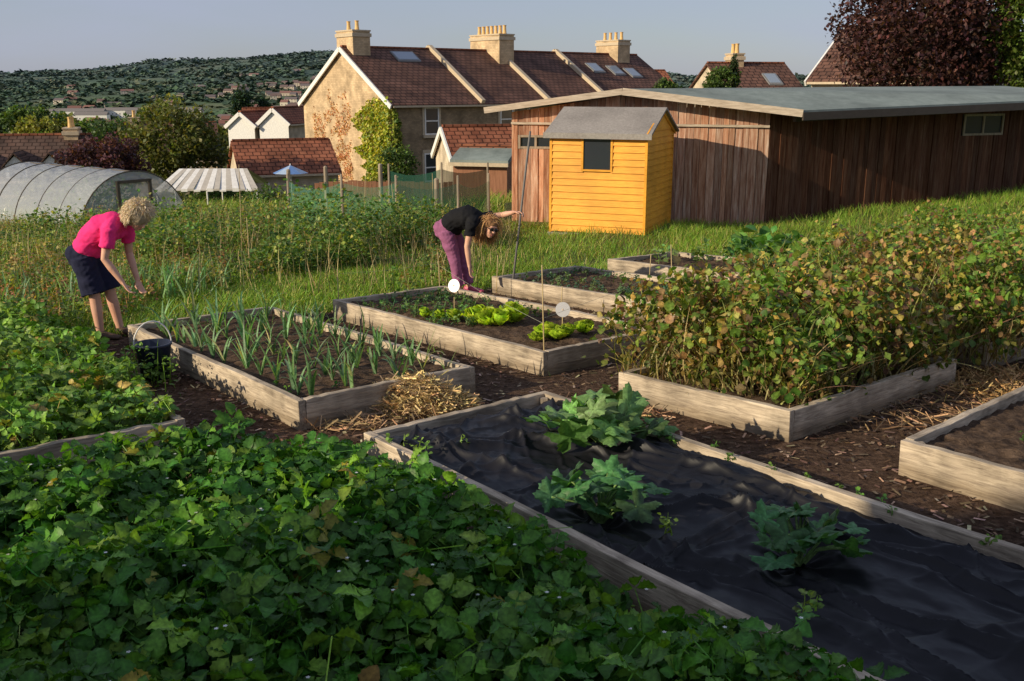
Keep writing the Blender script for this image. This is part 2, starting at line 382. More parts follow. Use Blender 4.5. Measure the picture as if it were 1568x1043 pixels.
def bed(Q,soilh=.17,hv=None):
    c=np.mean(A(Q),0);e=empty('raised_bed',(c[0],c[1],gz(*c)))
    hh=BH+random.uniform(-.01,.01)
    for k in range(4):
        p=A(Q[k]);q=A(Q[(k+1)%4]);d=(q-p);Ln=np.linalg.norm(d);d/=Ln;nrm=A((-d[1],d[0]))
        if np.dot(nrm,c-p)<0: nrm=-nrm
        if k%2==1: p=p+d*TH;q=q-d*TH;Ln-=2*TH
        p3=Vector((p[0]+nrm[0]*TH/2,p[1]+nrm[1]*TH/2,gz(*p)));q3=Vector((q[0]+nrm[0]*TH/2,q[1]+nrm[1]*TH/2,gz(*q)))
        ex=(q3-p3).normalized();ey=Vector((-d[1],d[0],0));ez=ex.cross(ey)
        mid=(p3+q3)/2+Vector((0,0,hh/2-.01+random.uniform(-.004,.004)))
        mm=MB();N=24
        xs_=np.linspace(-Ln/2,Ln/2,N+1);vs=[];fs=[]
        wob=rng.normal(0,.0025,(N+1,2))
        for j,xx in enumerate(xs_):
            oz=wob[j,0]+.004*math.sin(xx*2+k);oy=wob[j,1]*.6
            vs+=[(xx,-TH/2+oy,-hh/2),(xx,TH/2+oy,-hh/2),(xx,TH/2+oy,hh/2+oz),(xx,-TH/2+oy,hh/2+oz)]
            if j<N:
                o=4*j
                for t in range(4): fs.append((o+t,o+(t+1)%4,o+4+(t+1)%4,o+4+t))
        fs+=[(3,2,1,0),(4*N,4*N+1,4*N+2,4*N+3)]
        mm.add(vs,fs)
        mw=Matrix(((ex.x,ey.x,ez.x,mid.x),(ex.y,ey.y,ez.y,mid.y),(ex.z,ey.z,ez.z,mid.z),(0,0,0,1)))
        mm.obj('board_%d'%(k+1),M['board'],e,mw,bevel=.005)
    mm=MB()
    for k in range(4):
        p=A(Q[k]);a1=A(Q[(k+1)%4])-p;a1/=np.linalg.norm(a1);a2=A(Q[(k-1)%4])-p;a2/=np.linalg.norm(a2)
        o=p+(a1+a2)*(TH+.032);z=gz(*o)
        mm.box((o[0]-.025,o[1]-.025,z),(o[0]+.025,o[1]+.025,z+hh-.03))
    mm.obj('corner_posts',M['post'],e)
    u,v=np.meshgrid(np.linspace(.015,.985,110),np.linspace(.03,.97,54));P=bil(Q,u.ravel(),v.ravel())
    z=zg(P[:,0],P[:,1])+soilh+(fbm(P[:,0]*12,P[:,1]*12,2)-.5)*.07+(fbm(P[:,0]*2.5,P[:,1]*2.5,8)-.5)*.05
    V=np.c_[P,z];i=np.arange(53*109);a=(i//109)*110+i%109;F=np.stack([a,a+1,a+111,a+110],-1)
    mkarr('soil',V,F,None,M['soil'],e,smooth=True)
    return e
for k,q in BEDS.items(): bed(q,soilh=.06 if k=='cloth' else .17)

def samp(n,x0,x1,y0,y1): return rng.uniform(x0,x1,n),rng.uniform(y0,y1,n)
allb=list(BEDS.values())
def outside(x,y,polys,grow=0):
    k=np.ones(len(x),bool)
    for P in polys: k&=~inq(P,x,y)
    return k
x,y=samp(30000,-5,8,2,13.5);k=inq(PATH,x,y)&outside(x,y,allb);x,y=x[k],y[k];n=len(x)
L1=inst(chip,np.c_[x,y,zg(x,y)+.012+rng.uniform(0,.012,n)],rots(rng.uniform(0,6.3,n),rng.normal(0,.3,n),rng.normal(0,.2,n)),np.c_[rng.uniform(.02,.07,n),rng.uniform(.03,.08,n),np.ones(n)*.05],pick([(.14,.09,.06),(.06,.037,.025),(.3,.21,.14),(.4,.32,.2)],[.4,.33,.2,.07],n))
scat('woodchip_litter',L1,M['matte'])
def straw(cx,cy,rx,ry,h,n,name='straw_pile',c=(.46,.34,.17)):
    r=np.sqrt(rng.uniform(0,1,n));a=rng.uniform(0,6.3,n);x=cx+r*rx*np.cos(a);y=cy+r*ry*np.sin(a)
    z=zg(x,y)+.015+h*(1-r**2)*rng.uniform(0,1,n)
    L=inst(chip,np.c_[x,y,z],rots(rng.uniform(0,6.3,n),rng.normal(0,.35,n),rng.normal(0,.45,n)),np.c_[rng.uniform(.08,.28,n),rng.uniform(.010,.02,n),rng.uniform(.05,.6,n)],jit(c,n,.3,.06))
    scat(name,L,M['matte'])
straw(-.72,7.13,.42,.20,.24,3600,c=(.50,.37,.18))
straw(-1.0,6.75,.5,.3,.02,350,'straw_litter',(.3,.2,.11))
straw(4.3,7.75,.9,.6,.04,1800,'straw_litter',(.4,.25,.11))
straw(3.1,7.0,1.2,.5,.01,450,'straw_litter',(.28,.18,.1))
straw(.6,6.9,.5,.3,.01,250,'straw_litter',(.28,.18,.1))

# ------------------------------------------------------------------ black weed fabric
Q=BEDS['cloth'];nu,nv=560,150
u,v=np.meshgrid(np.linspace(.018,.99,nu),np.linspace(.045,.955,nv));u=u.ravel();v=v.ravel()
P=bil(Q,u,v);s_=u*6.5;t_=v*1.53
h=np.zeros(len(u))
wx=s_+.22*(fbm(s_*1.2,t_*1.2,51)-.5);wy=t_+.3*(fbm(s_*1.1,t_*1.3,57)-.5)
for i_ in range(120):
    cx,cy=rng.uniform(0,6.0),rng.uniform(0,1.5);an=rng.normal(.25,.4)+(0 if rng.random()<.72 else 1.3);ln=rng.uniform(.2,1.1);wd=rng.uniform(.010,.032)
    if i_<40: cx=rng.uniform(0,1.6);an=rng.uniform(0,3.14);ln=rng.uniform(.12,.45)
    dx=wx-cx;dy=wy-cy;al=dx*math.cos(an)+dy*math.sin(an);ac=-dx*math.sin(an)+dy*math.cos(an)
    h+=rng.uniform(.010,.045)*np.exp(-np.abs(ac/wd)**1.4)*np.exp(-(al/ln)**2)
for (cx,cy,an,ln,wd,am) in [(1.9,1.25,.06,1.5,.03,.06),(3.2,1.05,.12,1.2,.022,.055),(2.6,.3,-.1,1.3,.025,.05),(4.2,.75,.2,1.4,.025,.06),(1.0,.9,.5,.6,.03,.06),(3.9,.25,-.25,.9,.02,.05)]:
    dx=wx-cx;dy=wy-cy;al=dx*math.cos(an)+dy*math.sin(an);ac=-dx*math.sin(an)+dy*math.cos(an)
    h+=am*np.exp(-np.abs(ac/wd)**1.3)*np.exp(-(al/ln)**4)
h+=(fbm(s_*1.4,t_*2.2,4)-.5)*.14+(fbm(s_*5,t_*7,14)-.5)*.035
h+=.05*np.exp(-((s_-.3)/.35)**2)*(fbm(t_*9+s_*3,s_*5,33))
for (px_,py_) in [(.56,5.78),(.44,4.58),(1.28,4.08)]:
    r2=np.hypot(P[:,0]-px_,P[:,1]-py_);h+=-.05*np.exp(-(r2/.12)**2)+.012*np.exp(-(r2/.3)**2)*np.sin(9*np.arctan2(P[:,1]-py_,P[:,0]-px_))
edge=np.minimum(v,1-v);h+=-.02*(1-sm(edge,.02,.10))
V=np.c_[P,zg(P[:,0],P[:,1])+.170+h*.95]
i=np.arange((nv-1)*(nu-1));a=(i//(nu-1))*nu+i%(nu-1);F=np.stack([a,a+1,a+nu+1,a+nu],-1)
fm=noisemat('weed_fabric',[(.3,(.006,.006,.008)),(.7,(.012,.0115,.015))],ns=3,rough=.46,bump=.12,bd=.004,spec=.26,stain=.3)
mkarr('weed_control_fabric',V,F,None,fm,smooth=True)

# ------------------------------------------------------------------ strawberry foliage
def canopy(name,poly,bb,dens,h0,size,cols,pr,seed,T=T_trio,amp=.12):
    x,y=samp(int(dens*(bb[1]-bb[0])*(bb[3]-bb[2])),*bb);k=inq(poly,x,y);x,y=x[k],y[k];n=len(x)
    hh=h0+amp*2*(fbm(x*1.8,y*1.8,seed)-.5)+.12*(vn(x*4.5,y*4.5,seed+5)-.5)
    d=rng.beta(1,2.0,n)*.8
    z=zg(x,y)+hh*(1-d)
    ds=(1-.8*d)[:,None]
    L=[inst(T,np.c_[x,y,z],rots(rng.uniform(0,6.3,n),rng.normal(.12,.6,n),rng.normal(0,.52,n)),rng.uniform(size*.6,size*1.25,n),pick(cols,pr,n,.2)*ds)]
    return scat(name,L,M['fol'])
SC=[(.030,.088,.012),(.048,.12,.016),(.095,.18,.022),(.17,.15,.025)]
fore=[(-1.12,5.5),(1.55,2.15),(2.2,.9),(-4,.9),(-5,4.2),(-3.4,4.65),(-2.5,4.95),(-1.7,5.35)]
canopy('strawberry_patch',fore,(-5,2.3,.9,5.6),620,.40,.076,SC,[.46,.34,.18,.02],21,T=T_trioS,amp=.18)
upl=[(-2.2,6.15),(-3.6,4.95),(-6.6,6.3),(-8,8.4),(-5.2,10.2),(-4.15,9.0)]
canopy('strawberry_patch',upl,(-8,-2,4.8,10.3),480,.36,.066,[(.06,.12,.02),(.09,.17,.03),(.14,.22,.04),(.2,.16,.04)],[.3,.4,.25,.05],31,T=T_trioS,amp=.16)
x,y=samp(120,-3,1.2,2.6,5.2);k=inq(fore,x,y);x,y=x[k],y[k];x=np.repeat(x,5);y=np.repeat(y,5);n=len(x)
hh=.40+.36*(fbm(x*1.8,y*1.8,21)-.5)+.12*(vn(x*4.5,y*4.5,26)-.5)
scat('strawberry_flowers',inst(leaf4,np.c_[x,y,zg(x,y)+hh+.02],rots(np.tile(np.arange(5)*1.257,n//5),np.ones(n)*.2,np.zeros(n)),np.ones(n)*.009,np.ones((n,3))*.45),M['fol'])
def weeds(name,x,y,h,nl,ls,cols,pr,base=0,T=T_leaf,spread=.3,mat='fol',stem=True):
    n=len(x);h=np.broadcast_to(h,n)*rng.uniform(.6,1.3,n)
    X=np.repeat(x,nl);Y=np.repeat(y,nl);H=np.repeat(h,nl);N=n*nl
    t=rng.uniform(.1,1,N)**.8;a=rng.uniform(0,6.3,N);r=spread*H*(1-.5*t)*rng.uniform(.1,1,N)
    lx=np.repeat(rng.normal(0,.12,n),nl)*H*t;ly=np.repeat(rng.normal(0,.12,n),nl)*H*t
    px=X+lx+r*np.cos(a);py=Y+ly+r*np.sin(a)
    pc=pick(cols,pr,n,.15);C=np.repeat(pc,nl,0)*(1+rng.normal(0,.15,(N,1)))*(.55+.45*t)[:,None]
    L=[inst(T,np.c_[px,py,zg(X,Y)+base+H*t],rots(a-1.57,rng.normal(.1,.5,N),rng.normal(0,.4,N)),ls*rng.uniform(.6,1.3,N)*(1.1-.4*t),C)]
    if stem:
        L.append(inst(blade(3,.1,.012),np.c_[x,y,zg(x,y)+base],rots(rng.uniform(0,6.3,n),rng.normal(0,.12,n),rng.normal(0,.12,n)),np.c_[np.ones(n)*.5,h*.5+.1,h*1.05],pc*1.2))
    return scat(name,L,M[mat])
t=rng.uniform(0,1,190)
x=-1.1+t*2.9+rng.normal(0,.07,190);y=5.45-t*3.75+rng.normal(0,.07,190)
weeds('path_weeds',x,y,.18,9,.05,SC,[.3,.4,.28,.02])
x=A([-.72,-.64,-.55,-.5,-.3,1.14,1.12,1.2,.72,.75]);y=A([5.62,5.57,5.50,5.45,5.55,3.52,3.45,3.55,4.32,4.3])
weeds('bed_weeds',x,y,.09,12,.035,[(.12,.2,.04)],[1],base=.19)
t=rng.uniform(0,1,22);weeds('bed_edge_weeds',.45+t*3+rng.normal(0,.04,22),6.5-t*4+rng.normal(0,.04,22),.06,8,.03,[(.08,.15,.03)],[1],base=.19)
x,y=samp(2600,-4.5,5,5,11);k=inq(PATH,x,y)&outside(x,y,allb)&(fbm(x*3,y*3,71)>.62);x,y=x[k],y[k];n=len(x)
scat('path_grass',inst(T_grass,np.c_[x,y,zg(x,y)],rots(rng.uniform(0,6.3,n),rng.normal(0,.3,n),rng.normal(0,.3,n)),np.c_[np.ones(n)*.1,np.ones(n)*.07,rng.uniform(.03,.1,n)],jit((.1,.17,.03),n)),M['fol'])

# ------------------------------------------------------------------ courgette plants
def squash(cx,cy,rad,nl,ls,ht,c=(.045,.10,.03)):
    a=np.linspace(0,6.28,nl,endpoint=False)*2.4+rng.uniform(-.3,.3,nl);r=rad*rng.uniform(.2,1,nl)
    x=cx+r*np.cos(a);y=cy+r*np.sin(a)*.8;z0=gz(cx,cy)+.17;z=z0+ht*rng.uniform(.35,1,nl)*(1.15-.5*r/rad)
    C=jit(c,nl,.25,.08)
    e=empty('courgette_plant',(cx,cy,z0))
    scat('leaves',[inst(T_lob,np.c_[x,y,z],rots(a-1.57,rng.normal(-.08,.42,nl),rng.normal(0,.42,nl)),ls*rng.uniform(.65,1.3,nl),C)],M['fol'],e)
    mm=MB()
    for i in range(nl):
        mm.tube([(cx+random.uniform(-.02,.02),cy,z0-.03),((cx*.6+x[i]*.4),(cy*.6+y[i]*.4),z0+(z[i]-z0)*.6),(x[i],y[i],z[i]-.01)],[.009,.007,.005],5,c=(.16,.25,.08))
    mm.obj('stalks',M['matte'],e,smooth=True)
squash(.56,5.78,.40,32,.205,.32,(.085,.16,.05))
squash(.44,4.58,.31,21,.165,.27,(.042,.10,.038))
squash(1.28,4.08,.26,19,.15,.24,(.042,.10,.038))

# ------------------------------------------------------------------ leeks
Q=BEDS['leek'];us=[];vs=[]
for r_ in np.linspace(.14,.86,4):
    for c_ in np.linspace(.05,.96,16):
        us.append(c_+random.uniform(-.02,.02));vs.append(r_+random.uniform(-.03,.03))
P=bil(Q,A(us),A(vs));n=len(P);nl=6
X=np.repeat(P[:,0],nl);Y=np.repeat(P[:,1],nl);N=n*nl
pa=np.repeat(rng.uniform(0,3.14,n),nl)+np.tile([0,3.14],N//2)+rng.normal(0,.35,N)
hh=np.repeat(rng.uniform(.26,.44,n),nl)*rng.uniform(.5,1.1,N)
L=[]
for kk,fl in enumerate((.15,.55,1.2)):
    s=(np.arange(N)%3)==kk
    L.append(inst(strap(7,.028,fl),np.c_[X,Y,zg(X,Y)+.16][s],rots(pa[s],rng.normal(-.1,.15,s.sum()),rng.normal(0,.1,s.sum())),np.c_[np.ones(s.sum())*.46,hh[s],hh[s]],pick([(.09,.16,.085),(.12,.19,.10),(.07,.14,.05),(.25,.25,.12)],[.4,.3,.25,.05],s.sum())))
scat('leek_rows',L,M['fol'])
x=P[::2,0]+rng.normal(0,.15,len(P[::2]));y=P[::2,1]+rng.normal(0,.15,len(P[::2]))
weeds('small_weeds',x,y,.05,8,.028,SC,[.3,.4,.28,.02],base=.17)
for (cx,cy,s) in [(-.60,9.75,.09),(-.42,9.7,.12),(-.26,9.62,.13),(-.10,9.56,.13),(.06,9.68,.13),(-.02,9.95,.11),(.33,8.85,.12),(.5,9.0,.12),(.66,9.14,.11),(.2,8.72,.07),(-.9,9.95,.08),(-.75,9.85,.08),(.42,8.8,.1),(-.35,9.9,.1)]:
    s*=random.uniform(.75,1.15);cx+=random.uniform(-.04,.04);cy+=random.uniform(-.05,.05)
    n=30;a=rng.uniform(0,6.3,n);t=rng.uniform(0,1,n);z0=gz(cx,cy)+.18
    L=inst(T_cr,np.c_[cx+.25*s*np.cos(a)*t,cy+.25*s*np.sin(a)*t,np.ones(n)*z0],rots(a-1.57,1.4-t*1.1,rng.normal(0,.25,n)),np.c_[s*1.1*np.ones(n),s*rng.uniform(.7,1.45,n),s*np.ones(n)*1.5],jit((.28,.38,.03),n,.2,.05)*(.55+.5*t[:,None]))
    scat('lettuce_plant',L,M['fol'])
P=bil(BEDS['lett'],rng.uniform(.06,.6,170),rng.uniform(.08,.9,170));weeds('seedling_rows',P[:,0],P[:,1],.09,8,.04,[(.06,.11,.04),(.09,.16,.04)],[.5,.5],base=.17)
P=bil(BEDS['b2'],rng.uniform(.04,.9,170),rng.uniform(.08,.92,170));weeds('seedling_rows',P[:,0],P[:,1],.08,8,.04,[(.05,.10,.06),(.09,.14,.05)],[.5,.5],base=.17)
P=bil(BEDS['b3'],rng.uniform(.04,.9,40),rng.uniform(.3,.92,40));weeds('vegetable_plants',P[:,0],P[:,1],.28,12,.09,[(.07,.14,.04),(.12,.18,.05)],[.5,.5],base=.17)
P=bil(BEDS['right'],rng.uniform(.2,.9,14),rng.uniform(.2,.92,14));weeds('small_weeds',P[:,0],P[:,1],.08,6,.03,[(.07,.14,.04)],[1],base=.17)

# ------------------------------------------------------------------ bean rows (dying back)
BC=[(.07,.12,.020),(.115,.155,.027),(.25,.21,.055),(.20,.13,.055),(.11,.066,.034)]
def beans(name,Q,n,h0,h1,pr,lmin=.04,lmax=.085,vdir=1):
    u=rng.uniform(0,1,n);v=rng.uniform(0,1,n);P=bil(Q,u,v)
    e=np.minimum(np.minimum(u,1-u)*2.2,np.minimum(v,1-v)*2.0)
    prof=np.clip(e*4,0,1)**.5
    hh=(h0+(h1-h0)*v)*(.62+.38*prof)*(.50+1.05*fbm(P[:,0]*2.8,P[:,1]*2.8,6))
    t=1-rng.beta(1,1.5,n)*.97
    low=(t<.62)&(prof<.95)&(rng.random(n)<.5)
    z=zg(P[:,0],P[:,1])+.15+hh*t
    ctr=np.mean(A(Q),0);od=P-ctr;od/=np.linalg.norm(od,axis=1)[:,None]
    P=P+od*((1-prof)*rng.uniform(0,.20,n)*np.sin(t*2.6))[:,None]
    patch=fbm(P[:,0]*1.5,P[:,1]*1.5,77)
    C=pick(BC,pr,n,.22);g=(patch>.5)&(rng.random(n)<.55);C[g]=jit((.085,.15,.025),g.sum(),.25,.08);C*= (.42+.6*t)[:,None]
    keep=~low;P,z,C=P[keep],z[keep],C[keep];n2=len(P)
    k=rng.random(n2)<.6
    R=rots(rng.uniform(0,6.3,n2),rng.normal(-.35,.8,n2),rng.normal(0,.7,n2))
    pos=np.c_[P+rng.normal(0,.04,(n2,2)),z]
    L=[inst(T_leaf,pos[k],R[k],rng.uniform(lmin,lmax,k.sum())*(.6+.6*rng.random(k.sum())),C[k]),inst(leaf4,pos[~k],R[~k],rng.uniform(.025,.075,(~k).sum()),C[~k]*A((1.05,.9,.8)))]
    ns=n//8;P=bil(Q,rng.uniform(.03,.97,ns),rng.uniform(.03,.97,ns));hs=rng.uniform(.4,1.0,ns)*h0
    L.append(inst(blade(5,.5,.007),np.c_[P,zg(P[:,0],P[:,1])+.12],rots(rng.uniform(0,6.3,ns),rng.normal(0,.3,ns),rng.normal(0,.3,ns)),np.c_[np.ones(ns)*.9,hs*1.2,hs*1.2],pick([(.28,.23,.11),(.2,.2,.07),(.14,.09,.05)],[.4,.3,.3],ns)))
    nt2=n//60;P=bil(Q,rng.uniform(.05,.95,nt2),rng.uniform(.05,.95,nt2));zt=zg(P[:,0],P[:,1])+.15+h0*.75
    L.append(inst(blade(5,.8,.006),np.c_[P,zt],rots(rng.uniform(0,6.3,nt2),rng.normal(0,.3,nt2),rng.normal(0,.3,nt2)),np.c_[np.ones(nt2)*.8,np.ones(nt2)*.25,rng.uniform(.15,.36,nt2)],jit((.16,.2,.05),nt2)))
    scat(name,L,M['fol'])
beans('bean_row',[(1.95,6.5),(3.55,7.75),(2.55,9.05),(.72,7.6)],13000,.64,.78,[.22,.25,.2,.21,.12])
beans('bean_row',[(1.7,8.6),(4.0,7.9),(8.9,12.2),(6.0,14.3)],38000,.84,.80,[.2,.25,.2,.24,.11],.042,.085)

# ------------------------------------------------------------------ grass
bld=[[( -.2,22.5),(5.5,21.5),(12.6,24.6),(12.6,30),(-.2,30)],[(.7,20.3),(2.7,19.5),(3.6,21.9),(1.6,22.6)]]
def grass(name,n,bb,h,cols,pr,excl,clump=1.0,w=1):
    x,y=samp(n,*bb);k=outside(x,y,excl);c=fbm(x*clump,y*clump,12);k&=c>rng.uniform(.05,.62,len(x));x,y=x[k],y[k];n=len(x)
    hh=h*rng.uniform(.5,1.4,n)*(.5+1.2*fbm(x*.6,y*.6,17))
    tone=(.7+.6*fbm(x*.9,y*.9,63))[:,None]
    L=inst(T_grass,np.c_[x,y,zg(x,y)-.01],rots(rng.uniform(0,6.3,n),rng.normal(0,.25,n),rng.normal(0,.25,n)),np.c_[np.ones(n)*.16*w,hh,hh],pick(cols,pr,n,.2)*tone)
    scat(name,L,M['fol'])
GC=[(.10,.18,.022),(.15,.24,.03),(.24,.24,.06),(.34,.28,.11)]
ex=allb+[PATH,upl]+bld
grass('grass',75000,(-7,2,9,15),.13,GC,[.4,.4,.15,.05],ex)
grass('grass',90000,(-14,6,14,26),.16,GC,[.35,.4,.15,.1],ex)
grass('grass',60000,(3,14,12.5,25),.18,GC,[.35,.45,.15,.05],ex)
grass('grass',26000,(-26,2,24,40),.35,GC,[.3,.3,.25,.15],ex,w=2)
x,y=samp(3200,-15,-.8,11.8,24);k=outside(x,y,ex)&(fbm(x*.45,y*.45,40)>.46);x,y=x[k],y[k]
weeds('allotment_weeds',x,y,.42,18,.062,[(.06,.11,.025),(.11,.16,.035),(.24,.2,.06),(.19,.12,.05)],[.34,.3,.22,.14])
x,y=samp(1100,-9,-4.2,9.3,15);k=outside(x,y,ex);x,y=x[k],y[k]
weeds('allotment_weeds',x,y,.30,16,.05,[(.08,.12,.03),(.14,.19,.04),(.27,.2,.07),(.24,.12,.06)],[.3,.28,.22,.2])
x,y=samp(2600,-14,0,12,24);k=outside(x,y,ex);x,y=x[k],y[k];n=len(x);hs=rng.uniform(.3,.75,n)
scat('dry_seed_stalks',inst(blade(3,.2,.02),np.c_[x,y,zg(x,y)],rots(rng.uniform(0,6.3,n),rng.normal(0,.15,n),rng.normal(0,.15,n)),np.c_[np.ones(n)*.25,hs,hs],jit((.34,.27,.14),n,.25,.06)),M['dry'])
def shrub(name,cx,cy,r,h,n,ls,cols,pr=None):
    a=rng.uniform(0,6.3,n);rr=r*np.sqrt(rng.uniform(0,1,n));x=cx+rr*np.cos(a);y=cy+rr*np.sin(a)
    z=zg(x,y)+h*rng.uniform(.05,1,n)*(1-.5*(rr/r)**2)*(.55+.9*fbm(x*3,y*3,9))
    scat(name,inst(T_leaf,np.c_[x,y,z],rots(a-1.57,rng.normal(.2,.6,n),rng.normal(0,.5,n)),ls*rng.uniform(.6,1.4,n),pick(cols,pr or [1/len(cols)]*len(cols),n)*(.7+.3*rng.random((n,1)))),M['fol'])
for (cx,cy,r,h) in [(-3.1,16.5,.8,1.2),(-2.2,17.4,.7,1.15),(-4.2,18,.9,1.1),(-5.3,15.5,.7,.9),(-2.6,15.2,.5,.75),(-6.6,18,1.2,1.0),(-1.0,18.5,.6,.5),(-9,20,1.2,.8),(-3.4,14.4,.5,.5),(-1.7,19.4,.7,.8)]:
    shrub('green_shrub',cx,cy,r,h,1500,.062,[(.06,.12,.03),(.10,.17,.04),(.18,.2,.05)])
for (cx,cy,r,h) in [(3.9,15.6,.4,.42),(4.6,15.4,.4,.45),(5.3,15.5,.45,.42),(4.2,16.3,.4,.5),(6.2,15.3,.5,.38),(7.0,15.6,.5,.35)]:
    shrub('chard_plant',cx,cy,r,h,110,.19,[(.05,.12,.025),(.09,.17,.035)])
for (cx,cy) in [(-5.6,10.9),(-5.0,11.6),(-4.6,12.0),(-4.1,12.3)]:
    n=40;a=rng.uniform(0,6.3,n);x=cx+rng.normal(0,.25,n);y=cy+rng.normal(0,.25,n)
    scat('onion_clump',inst(strap(6,.03,.4),np.c_[x,y,zg(x,y)],rots(a,rng.normal(0,.25,n),rng.normal(0,.2,n)),np.c_[np.ones(n)*.45,np.ones(n)*.5,np.ones(n)*.5],jit((.11,.18,.08),n)),M['fol'])

# ------------------------------------------------------------------ canes, strings, discs, bucket
cane=flat('bamboo',(.5,.38,.19))
def canes(name,p,q,r=.007):
    m=MB();m.tube([p,q],[r,r*.7],6);m.obj(name,cane,smooth=True)
for (x,y,h,lx) in [(-1.93,10.85,.55,0),(-.87,11.85,.62,-.02),(.28,8.2,.95,-.03),(.55,10.9,.35,.01),(1.9,11.5,.75,-.05),(1.7,12.2,.55,.02),(-.2,12.5,.5,.02),(1.0,13.5,.4,0),(3.5,12.2,.6,.05),(-3.6,13.5,.9,0),(-4.6,16.8,1.5,.05),(-2.9,19.5,1.1,.05),(-1.6,20.2,1.2,0),(-2.3,19.8,1.0,-.08),(-.62,10.47,.3,.0),(.47,9.02,.42,0)]:
    z=gz(x,y);canes('garden_cane',(x,y,z),(x+lx,y,z+h))
strm=flat('twine',(.4,.4,.3))
def string(p,q,sag=.03):
    m=MB();p=Vector(p);q=Vector(q);m.tube([p,p.lerp(q,.5)-Vector((0,0,sag)),q],[.0013]*3,4);m.obj('garden_twine',strm)
string((-1.93,10.85,gz(-1.93,10.85)+.5),(-.87,11.85,gz(-.87,11.85)+.5));string((-.87,11.85,gz(-.87,11.85)+.45),(.27,8.2,gz(.27,8.2)+.45))
string((.27,8.2,gz(.27,8.2)+.5),(1.9,11.5,gz(1.9,11.5)+.5))
cdm,nt_,b_=newmat('compact_disc',.3,.8);b_.inputs['Base Color'].default_value=(.55,.55,.58,1);b_.inputs['Metallic'].default_value=.3
for (x,y,z,a) in [(-.62,10.45,.0,-.5),(.47,9.0,.06,-.3)]:
    m=MB();m.tube([(0,-.002,0),(0,.002,0)],[.07,.07],28,side=(1,0,0),cap=False);m.ell((0,-.003,0),(.010,.003,.010),mi=1)
    m.obj('hanging_disc',[cdm,M['fascia']],None,Matrix.Translation((x,y,z))@Matrix.Rotation(a,4,'Z')@Matrix.Rotation(-.2,4,'X'))
e=empty('garden_bucket',(-3.0,8.05,gz(-3,8.05)));bm=flat('navy_plastic',(.014,.02,.04),.4,.4)
m=MB();N=24;pr=[(.11,0),(.145,.29),(.155,.30),(.155,.315),(.135,.315),(.105,.02)];vs=[];fs=[]
for (r_,z_) in pr:
    for k in range(N): vs.append((r_*math.cos(k*2*math.pi/N),r_*math.sin(k*2*math.pi/N),z_))
for j in range(len(pr)-1):
    for k in range(N): fs.append((j*N+k,j*N+(k+1)%N,(j+1)*N+(k+1)%N,(j+1)*N+k))
fs.append(tuple(range(N-1,-1,-1)));fs.append(tuple((len(pr)-1)*N+k for k in range(N)));m.add(vs,fs)
m.obj('tub',bm,e,Matrix.Translation(e.location),smooth=True)
m=MB();m.tube([(.155*math.cos(t),0,.30+.2*math.sin(t)) for t in np.linspace(0,math.pi,14)],[.006]*14,6);m.obj('handle',M['white'],e,Matrix.Translation(e.location)@Matrix.Rotation(.6,4,'Z'),smooth=True)
x=rng.normal(-3.1,.22,26);y=rng.normal(7.85,.18,26);weeds('path_weeds',x,y,.3,14,.05,[(.07,.13,.02),(.1,.17,.03)],[.5,.5])

# ------------------------------------------------------------------ garden shed (orange)
N0=(2.605,19.6);ex_=Vector((-.93,.37,0)).normalized();z0=gz(2.6,20.3)-.02
ey=Vector((.37,.93,0)).normalized()
MW=Matrix(((ex_.x,ey.x,0,N0[0]),(ex_.y,ey.y,0,N0[1]),(0,0,1,z0),(0,0,0,1)))
es=empty('garden_shed',(N0[0],N0[1],z0))
Wd,Dp,He,Hr=1.95,2.2,2.0,2.42
m=MB();nb=15;bh=He/nb;WZ0,WZ1=1.30,1.90
for i in range(nb):
    a0=i*bh+.05;a1=a0+bh
    segs=[(0,Wd)]
    if a1>WZ0+.02 and a0<WZ1-.02: segs=[(0,.70),(1.28,Wd)]
    for s0,s1 in segs:
        m.hexa([(s0,-.03,a0),(s1,-.03,a0),(s1,0.01,a0),(s0,.01,a0)],[(s0,-.002,a1),(s1,-.002,a1),(s1,.01,a1),(s0,.01,a1)])
    m.hexa([(-.03,0,a0),(.01,0,a0),(.01,Dp,a0),(-.03,Dp,a0)],[(-.002,0,a1),(.01,0,a1),(.01,Dp,a1),(-.002,Dp,a1)])
    m.hexa([(Wd-.01,0,a0),(Wd+.026,0,a0),(Wd+.026,Dp,a0),(Wd-.01,Dp,a0)],[(Wd-.01,0,a1),(Wd+.004,0,a1),(Wd+.004,Dp,a1),(Wd-.01,Dp,a1)])
for i in range(3):
    a0=He+.05+i*bh;a1=a0+bh
    t0=(a0-He)/(Hr-He);t1=min(1,(a1-He)/(Hr-He));h0=Dp/2*(1-t0);h1=Dp/2*(1-t1)
    if t0>=1: break
    for xa,xb in((-.026,.01),(Wd-.01,Wd+.026)):
        m.hexa([(xa,Dp/2-h0,a0),(xb,Dp/2-h0,a0),(xb,Dp/2+h0,a0),(xa,Dp/2+h0,a0)],[(xa,Dp/2-h1,a1),(xb,Dp/2-h1,a1),(xb,Dp/2+h1,a1),(xa,Dp/2+h1,a1)])
m.box((0,Dp-.01,.05),(Wd,Dp+.02,He+.04))
m.obj('cladding',M['shed'],es,MW)
m=MB()
for (x,y) in((-.03,-.03),(Wd-.02,-.03),(-.03,Dp-.02)): m.box((x,y,.03),(x+.05,y+.05,He))
m.bar((-.035,-.12,He-.03),(-.035,Dp/2,Hr+.02),.03,.09);m.bar((-.035,Dp+.12,He-.03),(-.035,Dp/2,Hr+.02),.03,.09)
